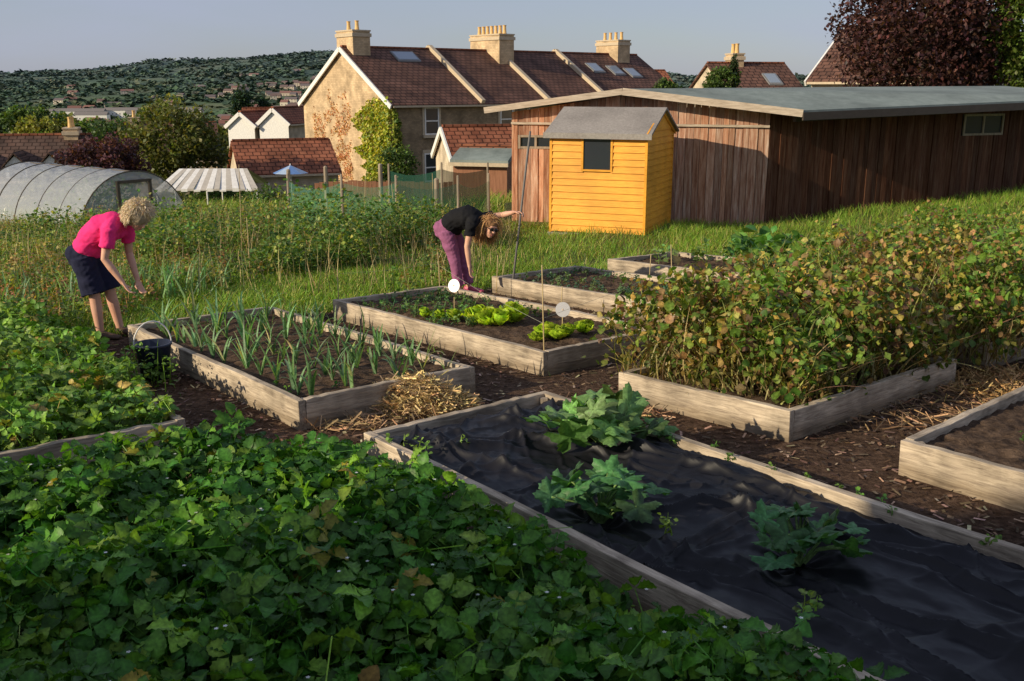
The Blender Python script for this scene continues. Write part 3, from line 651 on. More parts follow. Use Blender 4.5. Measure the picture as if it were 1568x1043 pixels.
m.box((.67,-.035,WZ0-.03),(.71,-.01,WZ1));m.box((1.27,-.035,WZ0-.03),(1.31,-.01,WZ1));m.box((.71,-.035,WZ0-.03),(1.27,-.01,WZ0+.01))
m.obj('trim',M['shed'],es,MW)
m=MB();m.box((.71,-.012,WZ0+.01),(1.27,-.004,WZ1+.06));m.obj('window',M['glass'],es,MW)
m=MB();
for sgn in(0,1):
    y0=-.12 if sgn==0 else Dp+.12;ze=He-.05
    m.hexa([(-.12,y0,ze+.02),(Wd+.12,y0,ze+.02),(Wd+.12,Dp/2,Hr+.04),(-.12,Dp/2,Hr+.04)],[(-.12,y0,ze+.06),(Wd+.12,y0,ze+.06),(Wd+.12,Dp/2,Hr+.08),(-.12,Dp/2,Hr+.08)])
m.box((-.13,-.145,He-.09),(Wd+.13,-.12,He+.02))
m.obj('roof',M['felt'],es,MW)
m=MB();m.box((-.05,-.1,-.15),(Wd+.05,Dp+.05,.03));m.obj('base',flat('slab',(.3,.28,.25)),es,MW)

# ------------------------------------------------------------------ barn
eb=empty('timber_barn',(4,24,gz(4,24)))
P0=(0,22.9);P1=(5.5,21.7);P2=(12.9,25.0)
bm_,nt,b=newmat('barn_planks',.85,.15);L=nt.links.new
tc=nd(nt,'ShaderNodeTexCoord');mp=nd(nt,'ShaderNodeMapping');mp.inputs['Scale'].default_value=(9,9,.7);L(tc.outputs['Object'],mp.inputs[0])
n=nd(nt,'ShaderNodeTexNoise');n.inputs['Scale'].default_value=2.2;n.inputs['Detail'].default_value=10;n.inputs['Roughness'].default_value=.7;L(mp.outputs[0],n.inputs['Vector'])
r=ramp(nt,[(.32,(.19,.085,.05)),(.45,(.37,.205,.135)),(.56,(.48,.32,.23)),(.70,(.66,.54,.44))]);L(n.outputs[0],r.inputs[0])
at=nd(nt,'ShaderNodeAttribute',attribute_name='col');mx=nd(nt,'ShaderNodeMix',data_type='RGBA',blend_type='MULTIPLY');mx.inputs[0].default_value=1
L(r.outputs[0],mx.inputs[6]);L(at.outputs['Color'],mx.inputs[7]);L(mx.outputs[2],b.inputs['Base Color'])
bp=nd(nt,'ShaderNodeBump');bp.inputs['Strength'].default_value=.5;bp.inputs['Distance'].default_value=.01;L(n.outputs[0],bp.inputs['Height']);L(bp.outputs[0],b.inputs['Normal'])
def plankwall(m,p,q,ztop,wins,tint):
    p=A(p,float);q=A(q,float);d=q-p;Ln=np.linalg.norm(d);d/=Ln;nn=A((d[1],-d[0]));s=0
    while s<Ln:
        wd=random.uniform(.12,.19);s1=min(s+wd,Ln);k=random.uniform(.62,1.2);wm=random.uniform(-.07,.07);pr=random.choice([0,.018]) 
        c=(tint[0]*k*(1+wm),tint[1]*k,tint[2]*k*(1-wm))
        a=p+d*(s+.004);b2=p+d*(s1-.004);o=nn*(.02+pr);zb0=gz(*a)-.1
        parts=[(zb0,None)]
        for (w0,w1,h0,h1) in wins:
            if s1>w0 and s<w1: parts=[(zb0,h0),(h1,None)]
        for (za,zb) in parts:
            t0=ztop(s) if zb is None else zb;t1=ztop(s1) if zb is None else zb
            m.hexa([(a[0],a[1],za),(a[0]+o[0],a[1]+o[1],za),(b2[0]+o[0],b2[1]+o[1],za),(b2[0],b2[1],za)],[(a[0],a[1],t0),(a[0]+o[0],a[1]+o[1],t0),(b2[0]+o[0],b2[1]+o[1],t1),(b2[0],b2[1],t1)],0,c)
        s=s1
m=MB()
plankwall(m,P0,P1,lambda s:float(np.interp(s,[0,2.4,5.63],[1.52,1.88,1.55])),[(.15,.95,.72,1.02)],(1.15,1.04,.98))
plankwall(m,P1,P2,lambda s:1.55+s*.028,[(5.6,6.9,.95,1.45)],(.28,.20,.16))  # dark tint paints this wall's shade into its planks
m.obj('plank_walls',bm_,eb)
m=MB();m.bar((P0[0]-.02,P0[1]-.07,1.28),(P1[0]-.02,P1[1]-.07,1.25),.03,.05);m.obj('wall_rail',M['fascia'],eb)
m=MB();lo=[(P0[0]+.05,P0[1]+.03),(P1[0],P1[1]+.03),(P2[0]-.03,P2[1]+.03),(12.0,29.5),(2,29.5)]
m.hexa([(a,b2,-2.6) for a,b2 in lo],[(a,b2,1.5) for a,b2 in lo]);m.obj('inner_walls',flat('dark_timber',(.05,.035,.028)),eb)
pk=(2.36,21.95,2.03);lf=(-.62,22.75,1.62);rt=(5.95,20.9,1.60);fr=(14.4,24.4,1.84);re_=(13.9,29.0,2.10);lb=(.8,29.5,1.55)
def slab(m,pts,t,mi=0): m.hexa([(p[0],p[1],p[2]-t) for p in pts],[p for p in pts],mi)
m=MB();slab(m,[pk,rt,fr,re_],.07);slab(m,[lf,pk,re_,lb],.07);m.obj('roof',M['barnroof'],eb)
m=MB()
def dn(p,z,o=.02): return (p[0]-.0,p[1]-o,p[2]-z)
m.bar(dn(lf,.06),dn(pk,.06),.04,.13);m.bar(dn(pk,.06),dn(rt,.06),.04,.15)
m.obj('gable_fascia',M['fascia'],eb)
m=MB();m.bar(dn(rt,.12,.03),dn(fr,.12,.03),.04,.16);m.bar((5.9,21.3,1.42),(13.9,24.9,1.66),.1,.12)
m.obj('eave_fascia',flat('dark_fascia',(.07,.055,.045)),eb)
d=A(P1)-A(P0);d=d/np.linalg.norm(d)
def wrect(m,p,q,z0,z1,off,th,mi):
    n_=A((q[1]-p[1],-(q[0]-p[0])));n_=n_/np.linalg.norm(n_);o0=n_*off;o1=n_*(off+th)
    lo=[(p[0]+o0[0],p[1]+o0[1],z0),(q[0]+o0[0],q[1]+o0[1],z0),(q[0]+o1[0],q[1]+o1[1],z0),(p[0]+o1[0],p[1]+o1[1],z0)]
    m.hexa(lo,[(x,y,z1) for x,y,_ in lo],mi)
def win(m,p,d,s0,s1,z0,z1,off=0.0,fr=.05,mul=1,glass=1):
    p=A(p);pt=lambda s:p+d*s
    wrect(m,pt(s0),pt(s1),z0,z1,off,.01,glass)
    for a,b3 in((s0,s0+fr),(s1-fr,s1)): wrect(m,pt(a),pt(b3),z0,z1,off+.012,.035,0)
    for k in range(1,mul+1):
        c=s0+(s1-s0)*k/(mul+1);wrect(m,pt(c-fr/2),pt(c+fr/2),z0+fr,z1-fr,off+.012,.03,0)
    wrect(m,pt(s0+fr),pt(s1-fr),z0,z0+fr,off+.012,.03,0);wrect(m,pt(s0+fr),pt(s1-fr),z1-fr,z1,off+.012,.03,0)
m=MB();win(m,P0,d,.15,.95,.72,1.02)
d2=A(P2)-A(P1);d2=d2/np.linalg.norm(d2);win(m,P1,d2,5.6,6.9,.95,1.45,off=.0)
m.obj('windows',[M['post'],M['glass']],eb)
m=MB();z=gz(13.6,24.5);m.tube([(13.1,24.3,z),(13.25,24.3,1.7)],[.03,.025],8);m.obj('support_pole',M['fascia'],eb)

# ------------------------------------------------------------------ houses
def wallmat(name,c1,c2,mortar,sc=2.2):
    m,nt,b=newmat(name,.9,.1);L=nt.links.new
    tc=nd(nt,'ShaderNodeTexCoord');sp=nd(nt,'ShaderNodeSeparateXYZ');L(tc.outputs['Object'],sp.inputs[0])
    ad=nd(nt,'ShaderNodeMath',operation='ADD');L(sp.outputs[0],ad.inputs[0]);L(sp.outputs[1],ad.inputs[1])
    cb=nd(nt,'ShaderNodeCombineXYZ');L(ad.outputs[0],cb.inputs[0]);L(sp.outputs[2],cb.inputs[1])
    br=nd(nt,'ShaderNodeTexBrick');br.inputs['Color1'].default_value=c4(c1);br.inputs['Color2'].default_value=c4(c2);br.inputs['Mortar'].default_value=c4(mortar)
    br.inputs['Scale'].default_value=sc;br.inputs['Mortar Size'].default_value=.015;L(cb.outputs[0],br.inputs['Vector'])
    n=nd(nt,'ShaderNodeTexNoise');n.inputs['Scale'].default_value=1.2;n.inputs['Detail'].default_value=8;L(tc.outputs['Object'],n.inputs['Vector'])
    r=ramp(nt,[(.3,(.6,)*3),(.7,(1.2,)*3)]);L(n.outputs[0],r.inputs[0]);mx=nd(nt,'ShaderNodeMix',data_type='RGBA',blend_type='MULTIPLY');mx.inputs[0].default_value=1
    L(br.outputs[0],mx.inputs[6]);L(r.outputs[0],mx.inputs[7]);L(mx.outputs[2],b.inputs['Base Color']);return m
def tilemat(name,c1,c2):
    m,nt,b=newmat(name,.8,.2);L=nt.links.new
    tc=nd(nt,'ShaderNodeTexCoord');sp=nd(nt,'ShaderNodeSeparateXYZ');L(tc.outputs['Object'],sp.inputs[0])
    mu=nd(nt,'ShaderNodeMath',operation='MULTIPLY');mu.inputs[1].default_value=2;L(sp.outputs[2],mu.inputs[0])
    cb=nd(nt,'ShaderNodeCombineXYZ');L(sp.outputs[0],cb.inputs[0]);L(mu.outputs[0],cb.inputs[1])
    br=nd(nt,'ShaderNodeTexBrick');br.inputs['Color1'].default_value=c4(c1);br.inputs['Color2'].default_value=c4(c2);br.inputs['Mortar'].default_value=c4(tuple(x*.3 for x in c1))
    br.inputs['Scale'].default_value=1.1;br.inputs['Mortar Size'].default_value=.04;br.inputs['Brick Width'].default_value=.5;br.inputs['Row Height'].default_value=.42;L(cb.outputs[0],br.inputs['Vector'])
    n=nd(nt,'ShaderNodeTexNoise');n.inputs['Scale'].default_value=.9;n.inputs['Detail'].default_value=8;L(tc.outputs['Object'],n.inputs['Vector'])
    r=ramp(nt,[(.3,(.55,)*3),(.7,(1.3,)*3)]);L(n.outputs[0],r.inputs[0]);mx=nd(nt,'ShaderNodeMix',data_type='RGBA',blend_type='MULTIPLY');mx.inputs[0].default_value=1
    L(br.outputs[0],mx.inputs[6]);L(r.outputs[0],mx.inputs[7]);L(mx.outputs[2],b.inputs['Base Color']);return m
M['ashlar']=wallmat('bath_stone',(.66,.49,.30),(.52,.38,.23),(.40,.29,.19));M['rubble']=wallmat('rubble_stone',(.36,.265,.16),(.26,.19,.12),(.19,.145,.10),3)
M['cream']=wallmat('cream_render',(.62,.52,.38),(.58,.48,.35),(.52,.43,.32))
M['tile']=tilemat('brown_roof_tiles',(.13,.068,.05),(.175,.088,.062));M['tile2']=tilemat('dark_roof_tiles',(.13,.075,.055),(.10,.065,.05));M['red']=tilemat('red_roof_tiles',(.28,.095,.05),(.34,.13,.07))
M['pot']=flat('chimney_pot_clay',(.70,.45,.18));M['stone']=flat('coping_stone',(.52,.42,.29))
def house(name,o,exd,z0,Ln,D,hw,hr,wall,roof,wins=(),chim=(),par=(),sky=(),barge=True,gwall=None,ov=.3):
    MWm=frame(o,exd,z0);e=empty(name,(o[0],o[1],z0));m=MB()
    m.add([(0,0,0),(Ln,0,0),(Ln,0,hw),(0,0,hw)],[(0,1,2,3)],0);m.add([(0,D,0),(Ln,D,0),(Ln,D,hw),(0,D,hw)],[(3,2,1,0)],0)
    for x in(0,Ln): m.add([(x,0,0),(x,D,0),(x,D,hw),(x,D/2,hw+hr),(x,0,hw)],[(0,1,2,3,4) if x else (4,3,2,1,0)],1)
    m.obj('walls',[M[wall],M[gwall or wall]],e,MWm)
    m=MB();s=hr/(D/2)
    for sg in(0,1):
        y0=-ov if sg==0 else D+ov;z=hw-ov*s+.03
        m.hexa([(-ov*.6,y0,z),(Ln+ov*.6,y0,z),(Ln+ov*.6,D/2,hw+hr+.03),(-ov*.6,D/2,hw+hr+.03)],[(-ov*.6,y0,z+.15),(Ln+ov*.6,y0,z+.15),(Ln+ov*.6,D/2,hw+hr+.18),(-ov*.6,D/2,hw+hr+.18)])
    m.obj('roof',M[roof],e,MWm)
    m=MB();m.box((-.1,-ov-.12,hw-ov*s-.02),(Ln+.1,-ov-.01,hw-ov*s+.1),2)
    if barge:
        for y0 in(-ov,D+ov): m.bar((-ov*.6-.07,y0,hw-ov*s+.02),(-ov*.6-.07,D/2,hw+hr+.02),.1,.3)
    m.bar((-.1,D/2,hw+hr+.2),(Ln+.1,D/2,hw+hr+.2),.25,.12,1)
    m.obj('gutter_and_bargeboards',[M['white'],M['red'],M['stone']],e,MWm)
    if par:
        m=MB()
        for x in par:
            for y0 in(-ov-.05,D+ov): m.bar((x,y0,hw-ov*s+.28),(x,D/2,hw+hr+.32),.3,.3)
        m.obj('party_wall_copings',M['stone'],e,MWm)
    if wins:
        m=MB()
        for (x,z,ww,wh,face) in wins:
            m.box((x-ww/2,-.03,z),(x+ww/2,-.005,z+wh),1)
            for a in(-ww/2,ww/2-.09): m.box((x+a,-.07,z),(x+a+.09,-.032,z+wh),0)
            m.box((x-ww/2+.09,-.07,z),(x+ww/2-.09,-.032,z+.09),0);m.box((x-ww/2+.09,-.07,z+wh-.09),(x+ww/2-.09,-.032,z+wh),0);m.box((x-ww/2+.09,-.07,z+wh/2-.04),(x+ww/2-.09,-.032,z+wh/2+.04),0)
            m.box((x-ww/2-.15,-.16,z-.2),(x+ww/2+.15,-.002,z-.003),2);m.box((x-ww/2-.12,-.05,z+wh+.003),(x+ww/2+.12,-.002,z+wh+.22),2)
            for a in(-ww/2-.16,ww/2+.003): m.box((x+a,-.04,z),(x+a+.157,-.002,z+wh),2)
        m.obj('windows',[M['white'],M['glass'],M['stone']],e,MWm)
    if sky:
        m=MB()
        for (x,f0,f1,ww) in sky:
            ya,yb=f0*D/2,f1*D/2;za,zb=hw+hr*f0+.2,hw+hr*f1+.2
            m.hexa([(x,ya,za),(x+ww,ya,za),(x+ww,yb,zb),(x,yb,zb)],[(x,ya,za+.1),(x+ww,ya,za+.1),(x+ww,yb,zb+.1),(x,yb,zb+.1)],0)
            q=.12;m.hexa([(x+q,ya+q,za+.1+q*s),(x+ww-q,ya+q,za+.1+q*s),(x+ww-q,yb-q,zb+.1-q*s),(x+q,yb-q,zb+.1-q*s)],[(x+q,ya+q,za+.12+q*s),(x+ww-q,ya+q,za+.12+q*s),(x+ww-q,yb-q,zb+.12-q*s),(x+q,yb-q,zb+.12-q*s)],1)
        skm=newmat('skylight_glass',.1,.8)[0];skm.node_tree.nodes['Principled BSDF'].inputs['Base Color'].default_value=(.25,.3,.36,1)
        m.obj('skylights',[flat('grey_frame',(.2,.2,.2)),skm],e,MWm)
    for (x0,x1,y0,y1,h,np_) in chim:
        m=MB();zz=hw+hr;m.box((x0,y0,hw+hr*.4),(x1,y1,zz+h),0);m.box((x0-.08,y0-.08,zz+h-.35),(x1+.08,y1+.08,zz+h-.12),1);m.box((x0-.05,y0-.05,zz+h+.002),(x1+.05,y1+.05,zz+h+.1),1)
        for k in range(np_):
            yy=y0+(y1-y0)*(k+.5)/np_;xx=(x0+x1)/2
            m.tube([(xx,yy,zz+h+.1),(xx,yy,zz+h+.35),(xx,yy,zz+h+.62),(xx,yy,zz+h+.72)],[.16,.13,.12,.15],10,2,cap=False)
        m.obj('chimney',[M['ashlar'],M['stone'],M['pot']],e,MWm)
    return e
C0=(-7.77,66);E1=(.775,.63)
wl=[]
for x in(3.1,9.5,15.8,22): wl+=[(x,4.0,1.15,1.8,'f'),(x,.9,1.3,1.9,'f')]
wl+=[(5.6,1.0,.9,1.2,'f'),(12,4.3,.9,1.4,'f')]
house('stone_terraced_house',C0,E1,-5,28.5,12,6.0,3.6,'rubble','tile',wl,
  chim=[(.25,1.6,5.0,7.2,1.15,2),(12.3,13.7,4.3,7.9,1.25,7),(25.2,26.6,4.8,7.4,1.2,4)],par=[7.2,13.3,19.4],
  sky=[(3.4,.72,.9,1.9),(21.2,.55,.75,1.2),(23.2,.5,.7,1.2),(24.9,.45,.65,1.2)],gwall='ashlar')
MWm=frame(C0,E1,-5);Rm=np.array(MWm)[:3,:3]
def ivy(n,fn,cols,ls,name):
    P=fn(n);W=P@Rm.T+A([C0[0],C0[1],-5]);scat(name,inst(T_leaf,W,rots(rng.uniform(0,6.3,n),rng.uniform(-1.3,-.3,n),rng.normal(0,.5,n)),ls*rng.uniform(.6,1.3,n),pick(cols,[1/len(cols)]*len(cols),n)),M['fol'])
def f1(n):
    z=rng.uniform(.3,6.4,n)*rng.uniform(.9,1.03,n);w_=(.5+1.0*fbm(z*1.3,z*0,5))*np.clip((7.6-z)/2.2,.2,1);y=.0+rng.uniform(0,1,n)**1.2*4.2*w_
    return np.c_[-.05-rng.uniform(0,.25,n),y,z]
ivy(4200,f1,[(.22,.23,.03),(.28,.27,.04),(.12,.16,.03)],.2,'ivy')
def f2(n):
    z=rng.uniform(.5,5.8,n);x=rng.uniform(0,1,n)*(.3+.8*fbm(z,z*0,8))*np.clip((6-z)/2,.2,1)
    return np.c_[x,-.05-rng.uniform(0,.2,n),z]
ivy(1300,f2,[(.20,.22,.035),(.11,.15,.03)],.2,'ivy')
def f3(n):
    y=rng.uniform(5.2,10.5,n);z=rng.uniform(1,8,n)*(.6+.4*fbm(y*1.5,y*0,3));z=np.where(fbm(y*1.2,z*1.2,4)>.45,z,z*.4);return np.c_[-.03-rng.uniform(0,.06,n),y,z]
ivy(2600,f3,[(.30,.15,.09),(.36,.22,.12)],.12,'red_creeper')

house('slate_roof_house',(-33.5,57),(.97,.24),-6.5,8.6,7,3.4,2.2,'cream','tile2',barge=False,chim=[(7.2,8,3,4.2,.5,2)])
MD=frame((-33.5,57),(.97,.24),-6.5);ed=empty('dormer_windows',(-30,57,-2.5));m=MB()
for x in(3.2,5.0,6.9):
    m.box((x-.55,-.15,3.2),(x+.55,2.5,4.2),0);m.add([(x-.55,-.15,4.2),(x+.55,-.15,4.2),(x,-.15,4.75)],[(0,1,2)],0)
    m.box((x-.35,-.19,3.35),(x+.35,-.152,4.1),1)
    for s in(-1,1): m.hexa([(x+s*.7,-.35,4.08),(x,-.35,4.85),(x,2.6,4.85),(x+s*.7,2.6,4.08)],[(x+s*.7,-.35,4.18),(x,-.35,4.95),(x,2.6,4.95),(x+s*.7,2.6,4.18)],2)
m.obj('dormers',[M['white'],M['glass'],M['tile2']],ed,MD)
house('red_roof_house',(-15.6,58),(.93,.36),-7,5.6,6,4.2,1.6,'cream','red',barge=False)
house('white_gabled_house',(-18.9,86),(.25,.97),-8,6,2.7,7.1,1.15,'cream','red',barge=True,gwall='white',ov=.2)
house('white_gabled_house',(-21.9,86.5),(.25,.97),-8,6,2.5,6.9,1.0,'cream','red',barge=True,gwall='white',ov=.2)
house('terraced_cottage',(-24.5,94),(.95,.3),-8,10,7,5.6,2.4,'cream','red',wins=[(x,3.4,1,1.4,'f') for x in(1.5,4,6.5)],chim=[(8.6,9.6,3,4,.6,3)],barge=False)
house('terraced_cottage',(-37,95),(.95,.3),-8,9,7,4.4,2.2,'cream','tile',wins=[(x,2.6,1,1.4,'f') for x in(1.5,4,6.5)],chim=[(1,2,3,4,.6,3)],barge=False)
house('tiled_roof_house',(14.0,66),(.97,.22),-3.8,5.4,7,5.3,2.0,'cream','tile',chim=[(1.5,2.3,3,4.2,.7,2)],sky=[(3.2,.25,.6,1.0)],barge=False)
house('red_roof_house',(10.6,84),(.97,.22),-3.8,3,6,5.6,1.5,'cream','red',barge=False)
house('red_roof_house',(17.4,84),(.97,.22),-3.8,4,6,6.2,1.5,'cream','red',barge=False)
house('gabled_house',(16.9,58),(.75,-.65),-3,9,9,5.45,2.9,'cream','tile',barge=True)
brt=noisemat('brown_timber',[(.3,(.2,.09,.05)),(.7,(.36,.17,.10))],scale=(8,8,.8),ns=2)
M['brt']=brt
house('small_garden_shed',(-2.0,34.2),(.9,-.25),-2.4,1.9,2.2,1.95,.35,'brt','barnroof',barge=False,ov=.12)
house('lean_to_outbuilding',(-3.0,52),(.95,.3),-4,3.6,4,2.5,1.4,'cream','red',barge=True,ov=.2)
m=MB();x0=-6.2
while x0<-1.9:
    z=gz(x0,31.5);m.box((x0,31.5,z-.3),(x0+.14,31.53,z+.7+random.uniform(-.02,.02)));x0+=.15
m.obj('plank_fence',M['brt'])
# ------------------------------------------------------------------ polytunnel
pt=empty('polytunnel',(-9.6,25,gz(-9.6,25)));pm,nt,b=newmat('polythene',.3,.5);b.inputs['Base Color'].default_value=(.55,.58,.62,1)
tb=nd(nt,'ShaderNodeBsdfTransparent');ms=nd(nt,'ShaderNodeMixShader');ms.inputs[0].default_value=.52
nt.links.new(b.outputs[0],ms.inputs[1]);nt.links.new(tb.outputs[0],ms.inputs[2]);nt.links.new(ms.outputs[0],nt.nodes['Material Output'].inputs[0])
tw=nd(nt,'ShaderNodeTexCoord');wv=nd(nt,'ShaderNodeTexNoise');wv.inputs['Scale'].default_value=3;nt.links.new(tw.outputs['Object'],wv.inputs[0]);bp=nd(nt,'ShaderNodeBump');bp.inputs['Strength'].default_value=.7;bp.inputs['Distance'].default_value=.15;nt.links.new(wv.outputs[0],bp.inputs['Height']);nt.links.new(bp.outputs[0],b.inputs['Normal'])
zb=-1.75;FT=frame((-9.55,25.3),(-.8,.6),zb)
Rr=1.6;Hh=1.78;Ln=5.2;na=24;nl=26;vs=[];fs=[]
for j in range(nl+1):
    xx=Ln*j/nl;sg=.0 if j%5==0 else -.025
    for k in range(na+1):
        a=math.pi*k/na;vs.append((xx,math.cos(a)*(Rr+sg),max(0,math.sin(a))**.9*(Hh+sg)))
for j in range(nl):
    for k in range(na): a=j*(na+1)+k;fs.append((a,a+1,a+na+2,a+na+1))
m=MB();m.add(vs,fs);m.obj('cover',pm,pt,FT,smooth=True)
m=MB()
for xx in(0,Ln): 
    n_=na+1;vv=[(xx,math.cos(math.pi*k/na)*Rr,math.sin(math.pi*k/na)**.9*Hh) for k in range(n_)];m.add(vv,[tuple(range(n_))])
m.obj('end_sheets',pm,pt,FT)
m=MB()
for j in range(6):
    xx=Ln*j/5;m.tube([(xx,math.cos(math.pi*k/na)*(Rr-.01),math.sin(math.pi*k/na)**.9*(Hh-.01)) for k in range(na+1)],[.016]*(na+1),6)
m.tube([(0,0,Hh-.02),(Ln,0,Hh-.02)],[.016]*2,6)
for y in(-.45,.45): m.bar((-.03,y,0),(-.03,y,1.55),.07,.07)
m.bar((-.03,-.45,1.52),(-.03,.45,1.52),.07,.07)
m.obj('hoops_and_door_frame',flat('dark_frame',(.10,.08,.06)),pt,FT)
shrub('tomato_plants',-11.2,26.6,1.2,1.3,1500,.09,[(.06,.11,.03),(.1,.16,.04)])
# ------------------------------------------------------------------ market canopy, parasol, netting
ec=empty('striped_canopy',(-10,34,-2.6));FC=frame((-11.9,33.4),(1,.05),-2.9);m=MB();ns_=16
stripe=[M['white'],flat('cream_canvas',(.5,.46,.4))]
for k in range(ns_):
    x0,x1=3.4*k/ns_,3.4*(k+1)/ns_;z=.03*math.sin(k*1.7);q=.55*(1-2*(k/ns_)) ;q2=.55*(1-2*((k+1)/ns_))
    m.add([(x0,0,1.66+z),(x1,0,1.66+z),(x1+q2,1.1,2.26),(x0+q,1.1,2.26)],[(0,1,2,3)],k%2);m.add([(x0+q,1.1,2.26),(x1+q2,1.1,2.26),(x1,2.2,1.66),(x0,2.2,1.66)],[(0,1,2,3)],k%2)
    m.add([(x0,-.004,1.58+.03*(k%2)),(x1,-.004,1.58+.03*(k%2)),(x1,-.004,1.66+z),(x0,-.004,1.66+z)],[(0,1,2,3)],k%2)
m.obj('canvas',stripe,ec,FC)
m=MB()
for x in(.05,1.7,3.35):
    for y in(.03,2.17): m.tube([(x,y,0),(x,y,1.66)],[.03]*2,6)
m.obj('posts',M['white'],ec,FC)
ep=empty('blue_parasol',(-9.9,45,-3.5));m=MB();k8=8
bl=flat('blue_canvas',(.13,.24,.50));bl2=flat('pale_blue_canvas',(.35,.45,.6));vs=[(0,0,2.2)]+[(.8*math.cos(2*math.pi*k/k8),.8*math.sin(2*math.pi*k/k8),1.85) for k in range(k8)];
for k in range(k8): m.add([vs[0],vs[1+k],vs[1+(k+1)%k8]],[(0,1,2)],k%2)
m.obj('canopy',[bl,bl2],ep,Matrix.Translation((-9.9,45,-3.5)))
m=MB();m.tube([(0,0,0),(0,0,2.25)],[.03,.03],6);m.obj('pole',M['white'],ep,Matrix.Translation((-9.9,45,-3.5)))
def netmat(name,c,tf):
    nm,nt,b=newmat(name,.7,.2);b.inputs['Base Color'].default_value=c4(c);L=nt.links.new
    tb=nd(nt,'ShaderNodeBsdfTransparent');ms=nd(nt,'ShaderNodeMixShader');ms.inputs[0].default_value=tf;L(b.outputs[0],ms.inputs[1]);L(tb.outputs[0],ms.inputs[2]);L(ms.outputs[0],nt.nodes['Material Output'].inputs[0]);return nm
nm1=netmat('green_netting',(.06,.26,.16),.62);nm2=netmat('dark_green_netting',(.02,.09,.06),.3)
def net(pts,h,mt,name='netting_fence'):
    e=empty(name,(pts[0][0],pts[0][1],gz(*pts[0])));m=MB();m2=MB()
    for i in range(len(pts)-1):
        p,q=A(pts[i],float),A(pts[i+1],float);n_=6
        for j in range(n_):
            a=p+(q-p)*j/n_;b2=p+(q-p)*(j+1)/n_;sa=h-.12*math.sin(math.pi*j/n_);sb=h-.12*math.sin(math.pi*(j+1)/n_)
            m.add([(a[0],a[1],gz(*a)),(b2[0],b2[1],gz(*b2)),(b2[0],b2[1],gz(*b2)+sb),(a[0],a[1],gz(*a)+sa)],[(0,1,2,3)])
    for p in pts: z=gz(*p);m2.tube([(p[0],p[1],z-.1),(p[0],p[1],z+h+.15)],[.03,.025],7)
    m.obj('net',mt,e);m2.obj('posts',M['post'],e)
net([(-4.6,20.6),(-3.4,20.0),(-2.3,19.9),(-1.1,20.4),(-.5,21.6)],1.0,nm1)
net([(-3.0,24.5),(-1.7,24.3),(-.6,24.8)],1.1,nm2)
m=MB()
for (x,y,h) in [(-1.7,22.6,1.0),(-3.4,26,1.2),(-6,27,1.1),(-5,27,1.1)]:
    z=gz(x,y);m.tube([(x,y,z-.1),(x,y,z+h)],[.06,.055],8)
m.obj('fence_posts',M['post'])

# ------------------------------------------------------------------ trees
bark=noisemat('bark',[(.3,(.05,.035,.025)),(.7,(.13,.10,.075))],scale=(6,6,1),ns=4,rough=.95,bump=.8)
def tree(name,x,y,zc,rx,rz,cols,n=7000,ls=.28,trunk=None,ncl=70,mat='fol',shape=0,zb=None):
    zb=gz(x,y) if zb is None else zb;e=empty(name,(x,y,zb))
    d=rng.normal(0,1,(ncl,3));d/=np.linalg.norm(d,axis=1)[:,None];r=rng.uniform(.35,1,ncl)**.6
    c=d*r[:,None]*A([rx,rx,rz])*.86+A([x,y,zc])
    if shape:
        f=(c[:,2]-(zc-rz))/(2*rz);c[:,0]=x+(c[:,0]-x)*(1.25-f);c[:,1]=y+(c[:,1]-y)*(1.25-f)
    rc=rng.uniform(.16,.34,ncl)*min(rx,rz)*1.0
    k=rng.choice(ncl,n,p=rc**2/np.sum(rc**2));dd=rng.normal(0,1,(n,3));dd/=np.linalg.norm(dd,axis=1)[:,None]
    P=c[k]+dd*(rc[k]*rng.uniform(.5,1.12,n))[:,None]
    cb=rng.normal(1,.2,ncl)
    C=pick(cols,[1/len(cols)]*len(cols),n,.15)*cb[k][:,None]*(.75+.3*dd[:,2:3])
    scat('foliage',inst(leaf4,P,rots(rng.uniform(0,6.3,n),rng.normal(0,.8,n),rng.normal(0,.7,n)),ls*rng.uniform(.6,1.4,n),np.clip(C,.003,1)),M[mat],e)
    m=MB();rt=max(.05,rx*.07);m.tube([(x,y,zb-.3),(x+.05*rx,y,(zb+zc)/2),(x,y,zc+rz*.4)],[rt*1.3,rt,rt*.4],8)
    for q in range(9):
        j=rng.integers(ncl);s=zb+(zc-zb)*rng.uniform(.5,1.0);m.tube([(x,y,s),tuple((A([x,y,s])+c[j])/2+A([0,0,.1*rz])),tuple(c[j])],[rt*.5,rt*.3,rt*.1],5)
    m.obj('trunk',bark,e,smooth=True);return e
COP=[(.055,.024,.024),(.08,.036,.03),(.04,.02,.022)];OLV=[(.10,.11,.03),(.14,.14,.04),(.075,.09,.025)];GRN=[(.045,.08,.018),(.07,.11,.024),(.035,.06,.016)]
tree('copper_beech_tree',17.9,45,4.7,4.2,4.5,COP,21000,.2,ncl=200)
tree('copper_beech_tree',20.6,47,2.9,2.8,3.0,COP,9000,.2,ncl=100)
tree('green_tree',21.6,43,4.4,2.0,3.4,[(.07,.11,.02),(.11,.15,.03)],10000,.19,ncl=100)
tree('olive_tree',-18.3,55,-.8,2.9,2.4,OLV,9000,.22,ncl=90,zb=-5)
tree('copper_plum_tree',-18.9,47,-1.3,2.2,1.5,[(.06,.025,.03),(.09,.04,.045)],6000,.17,ncl=70,zb=-4.5)
tree('conifer_tree',-39.5,150,-1.2,2.4,3.6,[(.02,.04,.022),(.03,.05,.025)],4000,.4,shape=1,zb=-12)
tree('conifer_tree',-36.8,152,-2,2.0,2.6,[(.02,.04,.022),(.03,.05,.025)],3000,.4,shape=1,zb=-12)
